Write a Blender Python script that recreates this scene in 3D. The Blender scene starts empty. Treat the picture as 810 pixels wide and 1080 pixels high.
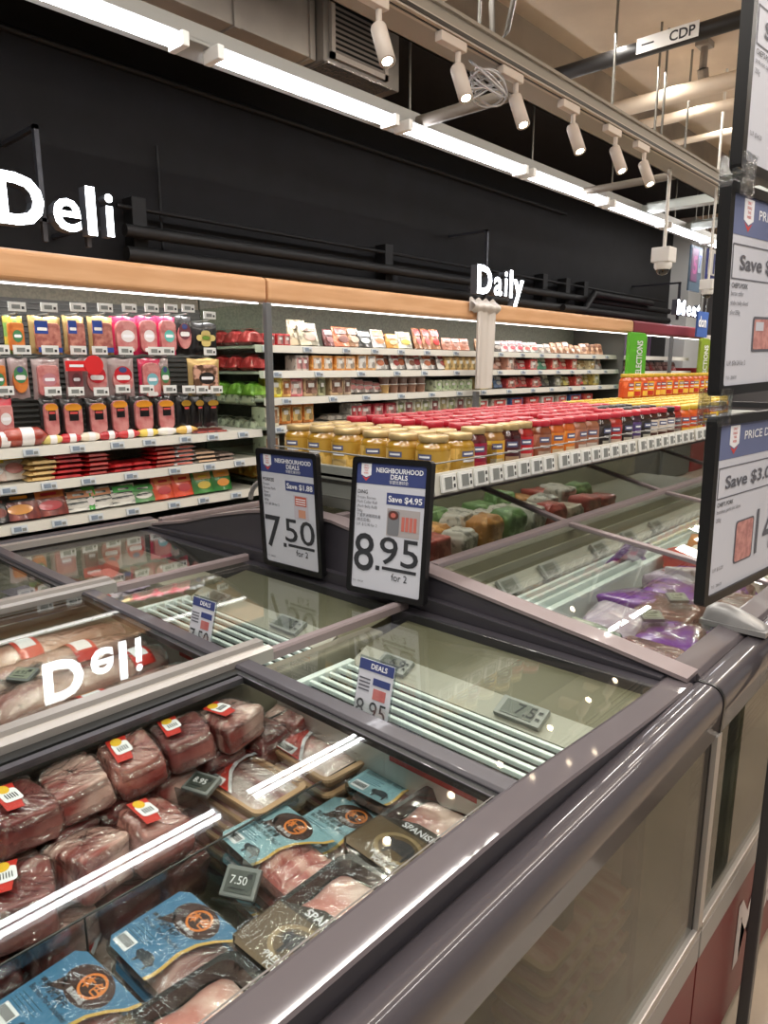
import bpy, bmesh, math, random
from mathutils import Vector, Matrix, Euler
random.seed(7)
S = bpy.context.scene
COL = S.collection
U = 0.75            # metres per layout unit
FL = 2.0            # the eye is this many layout units above the floor
PI = math.pi
def R(d): return math.radians(d)
def W(x, y, z): return Vector((x * U, y * U, (z + FL) * U))   # layout point (origin at the eye) -> metres above the floor

# ---------------------------------------------------------------- camera
cam_data = bpy.data.cameras.new('camera'); cam = bpy.data.objects.new('camera', cam_data); COL.objects.link(cam)
cam.location = W(0, 0, 0); cam.rotation_euler = (R(90 - 11.607), 0, R(42.613 - 90))
cam_data.sensor_fit = 'AUTO'; cam_data.sensor_width = 36.0; cam_data.lens = 740 / 1080 * 36.0
cam_data.clip_start = 0.02; cam_data.clip_end = 100
S.camera = cam
# ---------------------------------------------------------------- world, lamps of the hall, added fill lights, exposure
wd = bpy.data.worlds.new('hall'); S.world = wd; wd.use_nodes = True
wd.node_tree.nodes['Background'].inputs[0].default_value = (1.0, 0.95, 0.9, 1)
wd.node_tree.nodes['Background'].inputs[1].default_value = 0.30
S.view_settings.view_transform = 'Standard'; S.view_settings.look = 'None'
S.view_settings.exposure = 0.0; S.view_settings.gamma = 1.0; S.view_settings.use_curve_mapping = False
S.cycles.transparent_max_bounces = 32; S.cycles.max_bounces = 8; S.cycles.glossy_bounces = 4
S.cycles.sample_clamp_indirect = 6.0; S.cycles.caustics_reflective = False; S.cycles.caustics_refractive = False
def area(name, x, y, z, sx, sy, power, col=(1, .95, .88), rot=(0, 0, 0)):
    d = bpy.data.lights.new(name, 'AREA'); d.shape = 'RECTANGLE'; d.size = sx * U; d.size_y = sy * U; d.energy = power; d.color = col
    o = bpy.data.objects.new(name, d); COL.objects.link(o); o.location = W(x, y, z); o.rotation_euler = rot
    return o
area('hall_light', 2.0, -0.35, 2.5, 9.0, 0.07, 56)
area('ceiling_fill', 4.0, -0.35, 2.35, 10.0, 0.3, 60, (1, .93, .84), (PI, 0, 0))  # added fill facing up to brighten the ceiling, not a real fixture
area('ceiling_fill', 7.5, 0.4, 2.0, 5.0, 0.6, 34, (1, .93, .84), (PI, 0, 0))  # second added upward fill, for the ceiling farther along
area('hall_light', 5.5, 2.9, 2.6, 8.0, 0.06, 70)  # fill added over the aisle to brighten chiller fronts and jars
area('far_fill', 13.6, 3.2, 2.7, 2.0, 2.0, 130)  # added light that lifts the dim far end, no lamp known there
area('hall_light', 2.0, -1.6, 2.5, 9.0, 0.07, 78)
area('hall_light', -1.2, 1.5, 2.5, 0.12, 5.0, 50)
area('hall_light', 1.2, 1.6, 2.75, 0.1, 2.4, 36)
area('hall_light', 8.5, 0.6, 2.5, 6.0, 0.1, 75)
area('chiller_lamp', 1.92, 4.92, 0.504, 3.60, 0.07, 12.3, (1, .98, .95), (R(32), 0, 0))
area('chiller_lamp', 7.08, 4.92, 0.504, 6.72, 0.07, 11.5, (1, .98, .95), (R(32), 0, 0))
area('chiller_lamp', 12.24, 4.92, 0.504, 2.64, 0.07, 5.1, (1, .9, .95), (R(32), 0, 0))

# ---------------------------------------------------------------- materials
def lin(c):
    out = []
    for v in c[:3]:
        v = v / 255.0
        out.append(v / 12.92 if v <= 0.04045 else ((v + 0.055) / 1.055) ** 2.4)
    return (out[0], out[1], out[2], 1.0)
MATS = {}
def M(name, col=(128, 128, 128), rough=0.5, metal=0.0, coat=0.0, emit=None, estr=0.0, bump=0.0, bscale=30.0, col2=None, nscale=8.0, lo=0.4, hi=0.6, stretch=None, spec=0.5, alpha=None):
    if name in MATS: return MATS[name]
    m = bpy.data.materials.new(name); m.use_nodes = True; nt = m.node_tree; b = nt.nodes['Principled BSDF']
    b.inputs['Base Color'].default_value = lin(col); b.inputs['Roughness'].default_value = rough; b.inputs['Metallic'].default_value = metal
    b.inputs['Coat Weight'].default_value = coat; b.inputs['Coat Roughness'].default_value = 0.04; b.inputs['Specular IOR Level'].default_value = spec
    if emit is not None:
        b.inputs['Emission Color'].default_value = lin(emit); b.inputs['Emission Strength'].default_value = estr
    tc = None
    if col2 is not None or bump:
        tc = nt.nodes.new('ShaderNodeTexCoord'); mp = nt.nodes.new('ShaderNodeMapping')
        nt.links.new(tc.outputs['Object'], mp.inputs[0])
        if stretch: mp.inputs['Scale'].default_value = stretch
    if col2 is not None:
        n = nt.nodes.new('ShaderNodeTexNoise'); n.inputs['Scale'].default_value = nscale; n.inputs['Detail'].default_value = 5
        r = nt.nodes.new('ShaderNodeValToRGB'); r.color_ramp.elements[0].position = lo; r.color_ramp.elements[1].position = hi
        r.color_ramp.elements[0].color = lin(col); r.color_ramp.elements[1].color = lin(col2)
        nt.links.new(mp.outputs[0], n.inputs['Vector']); nt.links.new(n.outputs['Fac'], r.inputs[0]); nt.links.new(r.outputs[0], b.inputs['Base Color'])
    if bump:
        n2 = nt.nodes.new('ShaderNodeTexNoise'); n2.inputs['Scale'].default_value = bscale; n2.inputs['Detail'].default_value = 3
        bp = nt.nodes.new('ShaderNodeBump'); bp.inputs['Strength'].default_value = bump; bp.inputs['Distance'].default_value = 0.01
        nt.links.new(mp.outputs[0], n2.inputs['Vector']); nt.links.new(n2.outputs['Fac'], bp.inputs['Height'])
        nt.links.new(bp.outputs[0], b.inputs['Normal']); nt.links.new(bp.outputs[0], b.inputs['Coat Normal'])
    MATS[name] = m
    return m
def glass(name, tint=(240, 246, 242), f0=0.04, rough=0.0, bump=0.0, bscale=20.0):
    # thin clear sheet: see-through, reflecting more toward grazing angles
    if name in MATS: return MATS[name]
    m = bpy.data.materials.new(name); m.use_nodes = True; nt = m.node_tree; nt.nodes.clear()
    N = nt.nodes.new; Lk = nt.links.new
    o = N('ShaderNodeOutputMaterial'); mx = N('ShaderNodeMixShader'); t = N('ShaderNodeBsdfTransparent'); g = N('ShaderNodeBsdfGlossy'); ge = N('ShaderNodeNewGeometry')
    t.inputs[0].default_value = lin(tint); g.inputs['Roughness'].default_value = rough
    nrm = ge.outputs['Normal']
    if bump:
        tc = N('ShaderNodeTexCoord'); n = N('ShaderNodeTexNoise'); n.inputs['Scale'].default_value = bscale; n.inputs['Detail'].default_value = 4; n.inputs['Distortion'].default_value = 1.2
        bp = N('ShaderNodeBump'); bp.inputs['Strength'].default_value = bump; bp.inputs['Distance'].default_value = 0.03
        Lk(tc.outputs['Object'], n.inputs['Vector']); Lk(n.outputs['Fac'], bp.inputs['Height']); Lk(bp.outputs[0], g.inputs['Normal']); nrm = bp.outputs[0]
    dt = N('ShaderNodeVectorMath'); dt.operation = 'DOT_PRODUCT'; Lk(ge.outputs['Incoming'], dt.inputs[0]); Lk(nrm, dt.inputs[1])
    def mth(op, a, b=None):
        q = N('ShaderNodeMath'); q.operation = op; q.use_clamp = op != 'ABSOLUTE'
        for i, v in enumerate((a, b)):
            if v is None: continue
            if isinstance(v, (int, float)): q.inputs[i].default_value = v
            else: Lk(v, q.inputs[i])
        return q.outputs[0]
    c = mth('ABSOLUTE', dt.outputs['Value']); c5 = mth('POWER', mth('SUBTRACT', 1.0, c), 5.0); fac = mth('ADD', mth('MULTIPLY', c5, 1 - f0), f0)
    Lk(fac, mx.inputs[0]); Lk(t.outputs[0], mx.inputs[1]); Lk(g.outputs[0], mx.inputs[2]); Lk(mx.outputs[0], o.inputs[0])
    MATS[name] = m
    return m
GL = glass('lid_glass', (249, 252, 250), .06)
GF = glass('front_glass', (196, 199, 190))
GP = glass('partition_glass', (240, 246, 240))
FILM = glass('shrink_film', (252, 252, 252), .16, 0.15, 1.0, 13.0)
FILMS = glass('smooth_film', (252, 252, 252), .09, 0.12, .35, 9.0)
CLEAR = glass('clear_plastic', (226, 232, 234), .13, 0.12)
FRAMEB = M('bumper_grey', (68, 64, 69), 0.42, 0.0, 0.7, spec=.15)
FRAME = M('freezer_frame', (88, 82, 86), 0.42, 0.0, 0.7, spec=.15)
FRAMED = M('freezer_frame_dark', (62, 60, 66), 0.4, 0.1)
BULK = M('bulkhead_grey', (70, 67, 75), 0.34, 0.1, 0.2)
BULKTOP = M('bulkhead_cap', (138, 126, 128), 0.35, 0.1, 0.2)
ALU = M('aluminium', (176, 172, 168), 0.33, 0.55)
GASKET = M('black_gasket', (22, 24, 25), 0.45)
LIDBAR = M('lid_bar_grey', (72, 70, 76), 0.36, 0.1, 0.2)
LINER = M('freezer_liner', (146, 143, 126), 0.45)
LINERD = M('freezer_tan_panel', (108, 104, 84), 0.5)
SLAT = M('white_slat', (232, 244, 242), 0.4)
DARK = M('hollow_shade', (14, 15, 16), 0.6)  # near-black that paints shade inside openings
BLACK = M('black_plastic', (16, 16, 18), 0.35)
WHITE = M('white_plastic', (236, 236, 234), 0.4)
PAPER = M('sign_paper', (204, 207, 218), 0.55)
NAVY = M('sign_navy', (58, 70, 124), 0.55)
INK = M('sign_ink', (44, 46, 52), 0.6)
INKG = M('sign_grey_ink', (96, 98, 108), 0.6)
WINK = M('sign_white_ink', (238, 240, 246), 0.55)
RINK = M('sign_red_ink', (200, 70, 68), 0.55)
ESLW = M('tag_shell', (226, 228, 226), 0.35)
ESLG = M('tag_screen', (128, 132, 130), 0.3)
ESLD = M('tag_digits', (40, 42, 44), 0.5)
WHITEM = M('white_metal', (226, 224, 218), 0.4)
GREYM = M('grey_metal', (150, 150, 146), 0.4, 0.3)
RAILW = M('shelf_rail', (206, 204, 194), 0.4)
BACKP = M('chiller_back_panel', (112, 116, 106), 0.6, col2=(128, 132, 120), nscale=60)
BACKD = M('chiller_dark_panel', (52, 51, 48), 0.6)

# ---------------------------------------------------------------- mesh building
class MB:
    def __init__(s, *mats): s.v = []; s.f = []; s.mi = []; s.sm = []; s.mats = list(mats); s.T = Matrix.Identity(4)
    def mat(s, m):
        if m not in s.mats: s.mats.append(m)
        return s.mats.index(m)
    def add(s, vs, fs, m=None, smooth=False):
        k = len(s.v); i = s.mat(m) if m is not None else 0
        s.v += [s.T @ Vector(p) for p in vs]
        s.f += [tuple(k + a for a in q) for q in fs]; s.mi += [i] * len(fs); s.sm += [smooth] * len(fs)
        return s
    def box(s, x0, x1, y0, y1, z0, z1, m=None):
        vs = [(x, y, z) for z in (z0, z1) for y in (y0, y1) for x in (x0, x1)]
        return s.add(vs, [(0, 2, 3, 1), (4, 5, 7, 6), (0, 1, 5, 4), (2, 6, 7, 3), (0, 4, 6, 2), (1, 3, 7, 5)], m)
    def quad(s, a, b, c, d, m=None): return s.add([a, b, c, d], [(0, 1, 2, 3)], m)
    def poly(s, pts, z, m=None): return s.add([(x, y, z) for x, y in pts], [tuple(range(len(pts)))], m)
    def prism(s, pts, axis, a, b, m=None, smooth=False):
        # pts: closed outline (p,q); axis 'x': (a,p,q); 'y': (p,a,q); 'z': (p,q,a)
        def P(t, p, q): return (t, p, q) if axis == 'x' else (p, t, q) if axis == 'y' else (p, q, t)
        n = len(pts)
        s.add([P(t, p, q) for t in (a, b) for p, q in pts], [(i, (i + 1) % n, n + (i + 1) % n, n + i) for i in range(n)], m, smooth)
        s.add([P(a, p, q) for p, q in pts], [tuple(range(n))[::-1]], m); s.add([P(b, p, q) for p, q in pts], [tuple(range(n))], m)
        return s
    def lathe(s, prof, cx=0, cy=0, seg=16, m=None, smooth=True, cap=True):
        n = len(prof); vs = []; fs = []
        for r, z in prof:
            for i in range(seg):
                a = 2 * PI * i / seg; vs.append((cx + r * math.cos(a), cy + r * math.sin(a), z))
        for j in range(n - 1):
            for i in range(seg):
                k = (i + 1) % seg; fs.append((j * seg + i, j * seg + k, (j + 1) * seg + k, (j + 1) * seg + i))
        s.add(vs, fs, m, smooth)
        if cap:
            s.add(vs[:seg], [tuple(range(seg))[::-1]], m); s.add(vs[-seg:], [tuple(range(seg))], m)
        return s
    def tube(s, pts, r, seg=8, m=None):
        pts = [Vector(p) for p in pts]; vs = []; fs = []; n = len(pts)
        for i, p in enumerate(pts):
            d = (pts[min(i + 1, n - 1)] - pts[max(i - 1, 0)]).normalized()
            up = Vector((0, 0, 1)) if abs(d.z) < .9 else Vector((1, 0, 0))
            a = d.cross(up).normalized(); b = d.cross(a)
            for k in range(seg):
                t = 2 * PI * k / seg; vs.append(p + (a * math.cos(t) + b * math.sin(t)) * r)
        for i in range(n - 1):
            for k in range(seg):
                q = (k + 1) % seg; fs.append((i * seg + k, i * seg + q, (i + 1) * seg + q, (i + 1) * seg + k))
        s.add(vs, fs, m, True); s.add(vs[:seg], [tuple(range(seg))], m); s.add(vs[-seg:], [tuple(range(seg))[::-1]], m)
        return s
    def grid(s, fn, nu, nv, m=None, smooth=True):
        vs = [fn(i / nu, j / nv) for j in range(nv + 1) for i in range(nu + 1)]
        fs = [(j * (nu + 1) + i, j * (nu + 1) + i + 1, (j + 1) * (nu + 1) + i + 1, (j + 1) * (nu + 1) + i) for j in range(nv) for i in range(nu)]
        return s.add(vs, fs, m, smooth)
    def text(s, body, u, v, h, m, w=None, align='L', bold=0.0, depth=0.0, z=0.0, shear=0.0, maxw=None):
        vs, fs, (x0, x1) = glyphs(body, bold, depth)
        sc = h / 0.7; tw = (x1 - x0) * sc
        sx = sc if w is None else sc * w / tw
        if maxw and tw > maxw: sx = sc * maxw / tw
        tw = (x1 - x0) * sx
        off = u - x0 * sx - (0 if align == 'L' else tw / 2 if align == 'C' else tw)
        return s.add([(off + p[0] * sx + shear * p[1] * sc, v + p[1] * sc, z + p[2]) for p in vs], fs, m)
    def build(s, name, parent=None, bevel=0.0, at=None, seg=2):
        me = bpy.data.meshes.new(name)
        at = Vector(at) if at is not None else Vector((0, 0, 0))
        me.from_pydata([tuple((p - at) * U) for p in s.v], [], s.f)
        for m in s.mats: me.materials.append(m)
        me.polygons.foreach_set('material_index', s.mi); me.polygons.foreach_set('use_smooth', s.sm); me.update()
        if bevel:
            bm = bmesh.new(); bm.from_mesh(me); bmesh.ops.remove_doubles(bm, verts=bm.verts, dist=1e-6)
            bmesh.ops.recalc_face_normals(bm, faces=bm.faces)
            es = [e for e in bm.edges if len(e.link_faces) == 2 and e.calc_face_angle() > .5]
            bmesh.ops.bevel(bm, geom=es, offset=bevel * U, segments=seg, profile=.6, affect='EDGES', clamp_overlap=True)
            bm.to_mesh(me); bm.free()
        o = bpy.data.objects.new(name, me); COL.objects.link(o)
        if parent is not None: o.parent = parent
        return o
GC = {}
def glyphs(body, bold, depth):
    k = (body, bold, depth)
    if k not in GC:
        c = bpy.data.curves.new('t', 'FONT'); c.body = body; c.offset = bold; c.extrude = depth; c.resolution_u = 3
        o = bpy.data.objects.new('t', c); COL.objects.link(o)
        me = bpy.data.meshes.new_from_object(o.evaluated_get(bpy.context.evaluated_depsgraph_get()))
        vs = [tuple(v.co) for v in me.vertices]; fs = [tuple(p.vertices) for p in me.polygons]
        bpy.data.objects.remove(o); bpy.data.curves.remove(c); bpy.data.meshes.remove(me)
        xs = [v[0] for v in vs] or [0, 1]
        GC[k] = (vs, fs, (min(xs), max(xs)))
    return GC[k]
def tag(o, label, cat, group=None):
    o['label'] = label; o['category'] = cat
    if group: o['group'] = group
    return o
def empty(name, x, y, z, label, cat, group=None, rot=None, mat=None):
    o = bpy.data.objects.new(name, None); COL.objects.link(o); o.empty_display_size = .05
    if mat is not None:
        o.matrix_world = Matrix.Translation(W(x, y, z)) @ mat.to_4x4()
    else:
        o.location = W(x, y, z); o.rotation_euler = rot or (0, 0, 0)
    return tag(o, label, cat, group)
def struct(mb, name):
    o = mb.build(name); o.location = (0, 0, FL * U); o['kind'] = 'structure'; return o
def thing(mb, name, label, cat, group=None, bevel=0.0, base=None):
    b = base or (0, 0, 0)
    o = mb.build(name, None, bevel, b); o.location = W(*b); return tag(o, label, cat, group)
def dup(o, x, y, z, label, rot=None, group=None):
    c = o.copy(); COL.objects.link(c); c.location = W(x, y, z); c['label'] = label
    if rot is not None: c.rotation_euler = rot
    if group: c['group'] = group
    for ch in o.children:
        d = ch.copy(); COL.objects.link(d); d.parent = c
        for g in ch.children:
            e = g.copy(); COL.objects.link(e); e.parent = d
    return c
ORD = ['first', 'second', 'third', 'fourth', 'fifth', 'sixth', 'seventh', 'eighth', 'ninth', 'tenth', 'eleventh', 'twelfth', 'thirteenth', 'fourteenth', 'fifteenth', 'sixteenth', 'seventeenth', 'eighteenth', 'nineteenth', 'twentieth']
TENS = {2: 'twenty', 3: 'thirty', 4: 'forty', 5: 'fifty'}
def od(i):
    if i < 20: return ORD[i]
    n = i + 1
    if n % 10 == 0: return {30: 'thirtieth', 40: 'fortieth', 50: 'fiftieth'}[n]
    return TENS[n // 10] + '-' + ORD[n % 10 - 1]
# ---- picture rays, used to turn image pixel positions into places
_p = R(11.607); _a = R(42.613)
_F = Vector((math.cos(_p) * math.cos(_a), math.cos(_p) * math.sin(_a), -math.sin(_p))); _R = Vector((math.sin(_a), -math.cos(_a), 0)); _U = _R.cross(_F)
def onY(px, py, y):
    r = _F + _R * ((px - 405) / 740) + _U * ((540 - py) / 740); return r * (y / r.y)
def onZ(px, py, z):
    r = _F + _R * ((px - 405) / 740) + _U * ((540 - py) / 740); return r * (z / r.z)
# ================================================================ THE HALL
struct(MB(M('floor_tile', (176, 160, 142), 0.35, col2=(160, 146, 130), nscale=3)).box(-6, 18, -6, 6.8, -2.1, -2.0), 'floor')
struct(MB(M('concrete_ceiling', (206, 188, 166), 0.9, col2=(190, 172, 152), nscale=1.5)).box(-6, 18, -6, 6.8, 2.95, 3.1), 'ceiling')
struct(MB(M('black_wall', (15, 15, 17), 0.85, col2=(19, 19, 22), nscale=5)).box(-6, 15.0, 5.85, 6.0, -2.0, 2.95), 'wall_back')
struct(MB(M('grey_far_wall', (96, 94, 96), 0.8)).box(17.5, 17.7, -6, 6.8, -2.0, 2.95), 'wall_right')
struct(MB(M('pale_side_wall', (206, 206, 206), 0.8)).box(15.0, 17.5, 6.6, 6.75, -2.0, 2.95), 'wall_far')
b = MB(M('concrete_beam', (150, 138, 124), 0.9, col2=(128, 118, 108), nscale=2))
b.box(-6, 14, 3.7, 4.05, 2.67, 2.95); struct(b, 'trim_1')
struct(MB(MATS['black_wall']).box(-6, 15.0, 4.05, 5.85, 2.92, 2.95), 'trim_3')
b = MB(M('white_pillar', (196, 198, 198), 0.7)); b.box(15.1, 16.0, 5.5, 6.1, -2.0, 2.95); struct(b, 'trim_2')

# pipes on the black wall
BP = M('black_pipe', (11, 11, 12), 0.65)
def pipe(name, pts, r, m, label, cat='pipe', group=None):
    mb = MB(m); mb.tube([Vector(p) for p in pts], r, 10); return thing(mb, name, label, cat, group)
pipe('wall_pipe', [(3.0, 5.6, 1.09), (14.4, 5.6, 1.09)], .05, BP, 'upper thick black pipe running along the black wall', group='black wall pipes')
pipe('wall_pipe', [(3.0, 5.6, .91), (14.4, 5.6, .91)], .06, BP, 'lower thick black pipe running along the black wall just above the wood', group='black wall pipes')
pipe('wall_conduit', [(3.0, 5.7, 1.29), (14.4, 5.7, 1.29)], .018, BP, 'thin black conduit running above the thick black wall pipes', group='black wall pipes')
pipe('wall_conduit', [(-1, 5.8, 2.4), (10.5, 5.8, 2.35)], .025, BP, 'thin black conduit crossing the upper black wall below the lamps', group='black wall pipes')
pipe('wall_conduit', [(3.45, 5.8, .8), (3.45, 5.8, 1.85)], .012, BP, 'thin upright black conduit right of the big white letters', group='black wall pipes')
for x, lab in ((3.12, 'black upright duct post just right of the first lit letters'), (6.2, 'black upright post on the wall left of the second lit letters'), (9.7, 'first black upright post right of the second lit letters'), (10.4, 'second black upright post right of the second lit letters'), (11.0, 'third black upright post right of the second lit letters')):
    mb = MB(BP); mb.box(x, x + .13, 5.68, 5.84, .73, 1.38); mb.box(x - .015, x + .145, 5.66, 5.84, .73, .78)
    thing(mb, 'wall_post', lab, 'post', 'black posts on the wall', .006)
pipe('wall_pipe', [(10.0, 5.5, .9), (10.6, 5.45, .9), (10.9, 5.45, 1.17), (11.5, 5.5, 1.17), (13.3, 5.5, 1.17)], .05, BP, 'bent black pipe on the wall left of the far lit letters', group='black wall pipes')
# illuminated letter signs
LITW = M('lit_letter_face', (250, 252, 255), 0.4, emit=(240, 247, 255), estr=9.0)
LETS = M('letter_side_grey', (92, 96, 104), 0.5)
def letters(word, x0, x1, zb, cap, y, label, bars):
    t = empty('letter_sign', (x0 + x1) / 2, y, zb, label, 'sign')
    BO, TR = .032, .07
    vs, fs, (a, c) = glyphs(word, BO, 0.0); c += TR * (len(word) - 1)
    sc = cap / 0.7; sx = (x1 - x0) / (c - a)
    for i, ch in enumerate(word):
        full = glyphs(word[:i + 1], BO, 0.0)[2][1] + TR * i
        gv, gf, (g0, g1) = glyphs(ch, .014 if ch in 'eai' else BO, .05 / sx)
        dx = full - g1
        mb = MB(LITW, LETS)
        fr = [f for f in gf]
        for f in fr:
            zs = [gv[k][2] for k in f]
            front = min(zs) > 0 and max(zs) - min(zs) < 1e-5
            mb.add([((gv[k][0] + dx - a) * sx + x0, y - gv[k][2] * sx, zb + gv[k][1] * sc) for k in f], [tuple(range(len(f)))], LITW if front else LETS)
        mb.build('letter', t, at=((x0 + x1) / 2, y, zb))
    for bx, top in bars:
        mb = MB(M('sign_bar', (60, 62, 68), .5)); mb.box(bx - .016, bx + .016, y + .05, y + .09, zb - .08, top); mb.box(bx - .016, bx + .016, y + .05, 5.85, top - .03, top)
        mb.build('support_bar', t, at=((x0 + x1) / 2, y, zb))
    mb = MB(M('sign_bar', (60, 62, 68), .5)); mb.box(x0, x1, y + .05, y + .08, zb + .05, zb + .075); mb.build('support_rail', t, at=((x0 + x1) / 2, y, zb))
letters('Deli', 1.878, 2.680, .946, .308, 5.2, 'large lit white Deli letters on the black wall', [(2.22, 1.62), (2.53, 1.02)])
letters('Daily', 7.26, 8.30, .898, .313, 5.2, 'lit white Daily letters on the black wall', [(7.6, 1.67)])
letters('Meat', 12.85, 14.0, .93, .24, 4.9, 'small far lit white Meat letters above the red canopy', [(13.2, 1.5)])

# ---------------------------------------------------------------- twin-tube lamps on their trunking
TUBE = M('lamp_tube', (255, 255, 255), 0.4, emit=(250, 250, 255), estr=24.0)
trunk = MB(M('trunking_grey', (150, 150, 146), 0.5)); trunk.box(-2, 15, 4.2, 4.44, 2.0, 2.12); trunk.box(-2, 15, 4.185, 4.2, 2.0, 2.02); trunk.box(-2, 15, 4.26, 4.28, 2.12, 2.15)
thing(trunk, 'lamp_trunking', 'long grey trunking carrying the row of twin tube lamps', 'trunking', bevel=.004)
xs = [(.9, 2.676), (2.93, 4.61), (4.776, 6.58), (6.73, 8.42), (8.60, 10.25), (10.4, 12.0), (12.15, 13.6)]
for i, (a, c) in enumerate(xs):
    t = empty('tube_lamp', (a + c) / 2, 4.2, 2.0, ['bright twin tube lamp nearest the top left corner', 'bright twin tube lamp above the grey vent duct end, second along the trunking', 'bright twin tube lamp, third along the trunking', 'bright twin tube lamp, fourth along the trunking', 'bright twin tube lamp, fifth along the trunking', 'bright twin tube lamp, sixth along the trunking behind the ceiling camera', 'farthest small twin tube lamp at the end of the trunking'][i], 'lamp', 'twin tube lamps on the trunking')
    o = ((a + c) / 2, 4.2, 2.0)
    for dy in (0, .085):
        mb = MB(TUBE); mb.tube([(a + .03, 4.132 + dy, 1.945), (c - .03, 4.125 + dy, 1.945)], .016, 10); mb.build('tube', t, at=o)
    for ex in (a, c):
        mb = MB(WHITE); mb.box(ex - .025, ex + .025, 4.09, 4.26, 1.915, 2.0); mb.build('lamp_holder', t, .008, at=o)
    mb = MB(M('reflector_grey', (120, 120, 118), .5)); mb.prism([(4.125, 2.0), (4.16, 1.985), (4.19, 1.985), (4.225, 2.0)], 'x', a, c); mb.build('reflector', t, at=o)
RODM = M('rod_grey', (120, 118, 112), 0.4, 0.6)
for i, (x, y, z0) in enumerate(((5.0, 4.3, 2.1), (7.0, 4.3, 2.1), (8.9, 4.3, 2.1), (11, 4.3, 2.1))):
    pipe('hanging_rod', [(x, y, z0 + .05), (x, y, 2.46 if 3.75 < y < 4.25 else 2.95)], .012, RODM, f'thin steel rod holding up the lamp trunking, {od(i)} along it', 'rod', 'rods over the trunking')
# ---------------------------------------------------------------- air duct with a vent
DUCT = M('galvanised_duct', (160, 154, 148), 0.45, 0.25, bump=.15, bscale=3, col2=(190, 184, 176), nscale=1.2)
t = empty('air_duct', 4.2, 4.7, 2.42, 'galvanised air duct with a louvred vent behind the tube lamps', 'duct'); o = (4.2, 4.7, 2.42)
mb = MB(DUCT); mb.box(1.5, 4.5, 4.46, 5.1, 2.33, 2.93); mb.build('duct_body', t, .01, at=o)
for x in (2.4, 3.3, 4.0):
    mb = MB(DUCT); mb.box(x, x + .05, 4.44, 5.1, 2.315, 2.94); mb.build('duct_flange', t, at=o)
mb = MB(M('vent_box', (150, 146, 140), 0.4, .4)); mb.box(4.06, 4.93, 4.36, 5.1, 2.30, 2.93); mb.build('vent_box', t, .012, at=o)
mb = MB(M('vent_frame', (186, 178, 170), .5)); X0, X1, Z0, Z1 = 4.12, 4.76, 2.335, 2.80
mb.box(X0, X1, 4.33, 4.36, Z0, Z0 + .04); mb.box(X0, X1, 4.33, 4.36, Z1 - .04, Z1); mb.box(X0, X0 + .04, 4.33, 4.36, Z0, Z1); mb.box(X1 - .04, X1, 4.33, 4.36, Z0, Z1)
g = mb.build('vent_frame', t, at=o)
mb = MB(DARK); mb.box(X0 + .03, X1 - .03, 4.352, 4.362, Z0 + .03, Z1 - .03); mb.build('vent_opening_shade', t, at=o)  # dark sheet painted as the shade behind the louvres
mb = MB(M('vent_slat', (170, 160, 152), .5))
for i in range(10):
    z = Z0 + .05 + i * .038; mb.quad((X0 + .04, 4.335, z), (X1 - .04, 4.335, z), (X1 - .04, 4.352, z + .022), (X0 + .04, 4.352, z + .022)); mb.quad((X0 + .04, 4.352, z + .022), (X1 - .04, 4.352, z + .022), (X1 - .04, 4.337, z - .006), (X0 + .04, 4.337, z - .006))
mb.build('louvre', t, at=o)
mb = MB(M('foil_tape', (186, 184, 182), .25, .8, bump=.6, bscale=30)); mb.box(4.08, 4.8, 4.34, 4.6, 2.285, 2.30); mb.build('foil_tape', t, at=o)
# ---------------------------------------------------------------- lighting track with spots
trk = MB(M('track_white', (196, 188, 176), .5)); trk.box(1.5, 9.5, 2.62, 2.68, 1.79, 1.83); trk.box(1.5, 9.5, 2.645, 2.655, 1.786, 1.79, BLACK)
trk.box(1.5, 9.5, 2.615, 2.619, 1.8, 1.82, BLACK)
thing(trk, 'lighting_track', 'white spotlight track with a dark slot running under the cable tray', 'track')
ty = MB(M('tray_grey', (158, 152, 142), .5)); ty.box(1.5, 9.5, 2.70, 2.715, 1.84, 1.96); ty.box(1.5, 9.5, 2.925, 2.94, 1.84, 1.96); ty.box(1.5, 9.5, 2.70, 2.94, 1.84, 1.85); ty.box(1.5, 9.5, 2.68, 2.70, 1.94, 1.96)
thing(ty, 'cable_tray', 'long pale grey cable tray above the spotlight track', 'tray')
SPOTB = M('spot_white', (214, 204, 194), .45); SPOTE = M('spot_glow', (255, 235, 205), .4, emit=(255, 232, 200), estr=20)
sp = [(390, 0), (480, 45), (540, 80), (608, 112), (650, 138), (680, 155)]
slab = ['white track spotlight in front of the louvred vent', 'white track spotlight just left of the coiled cable', 'white track spotlight hanging beneath the coiled cable', 'white track spotlight, first one right of the coiled cable', 'white track spotlight, second one right of the coiled cable', 'white track spotlight farthest along the track']
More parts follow.
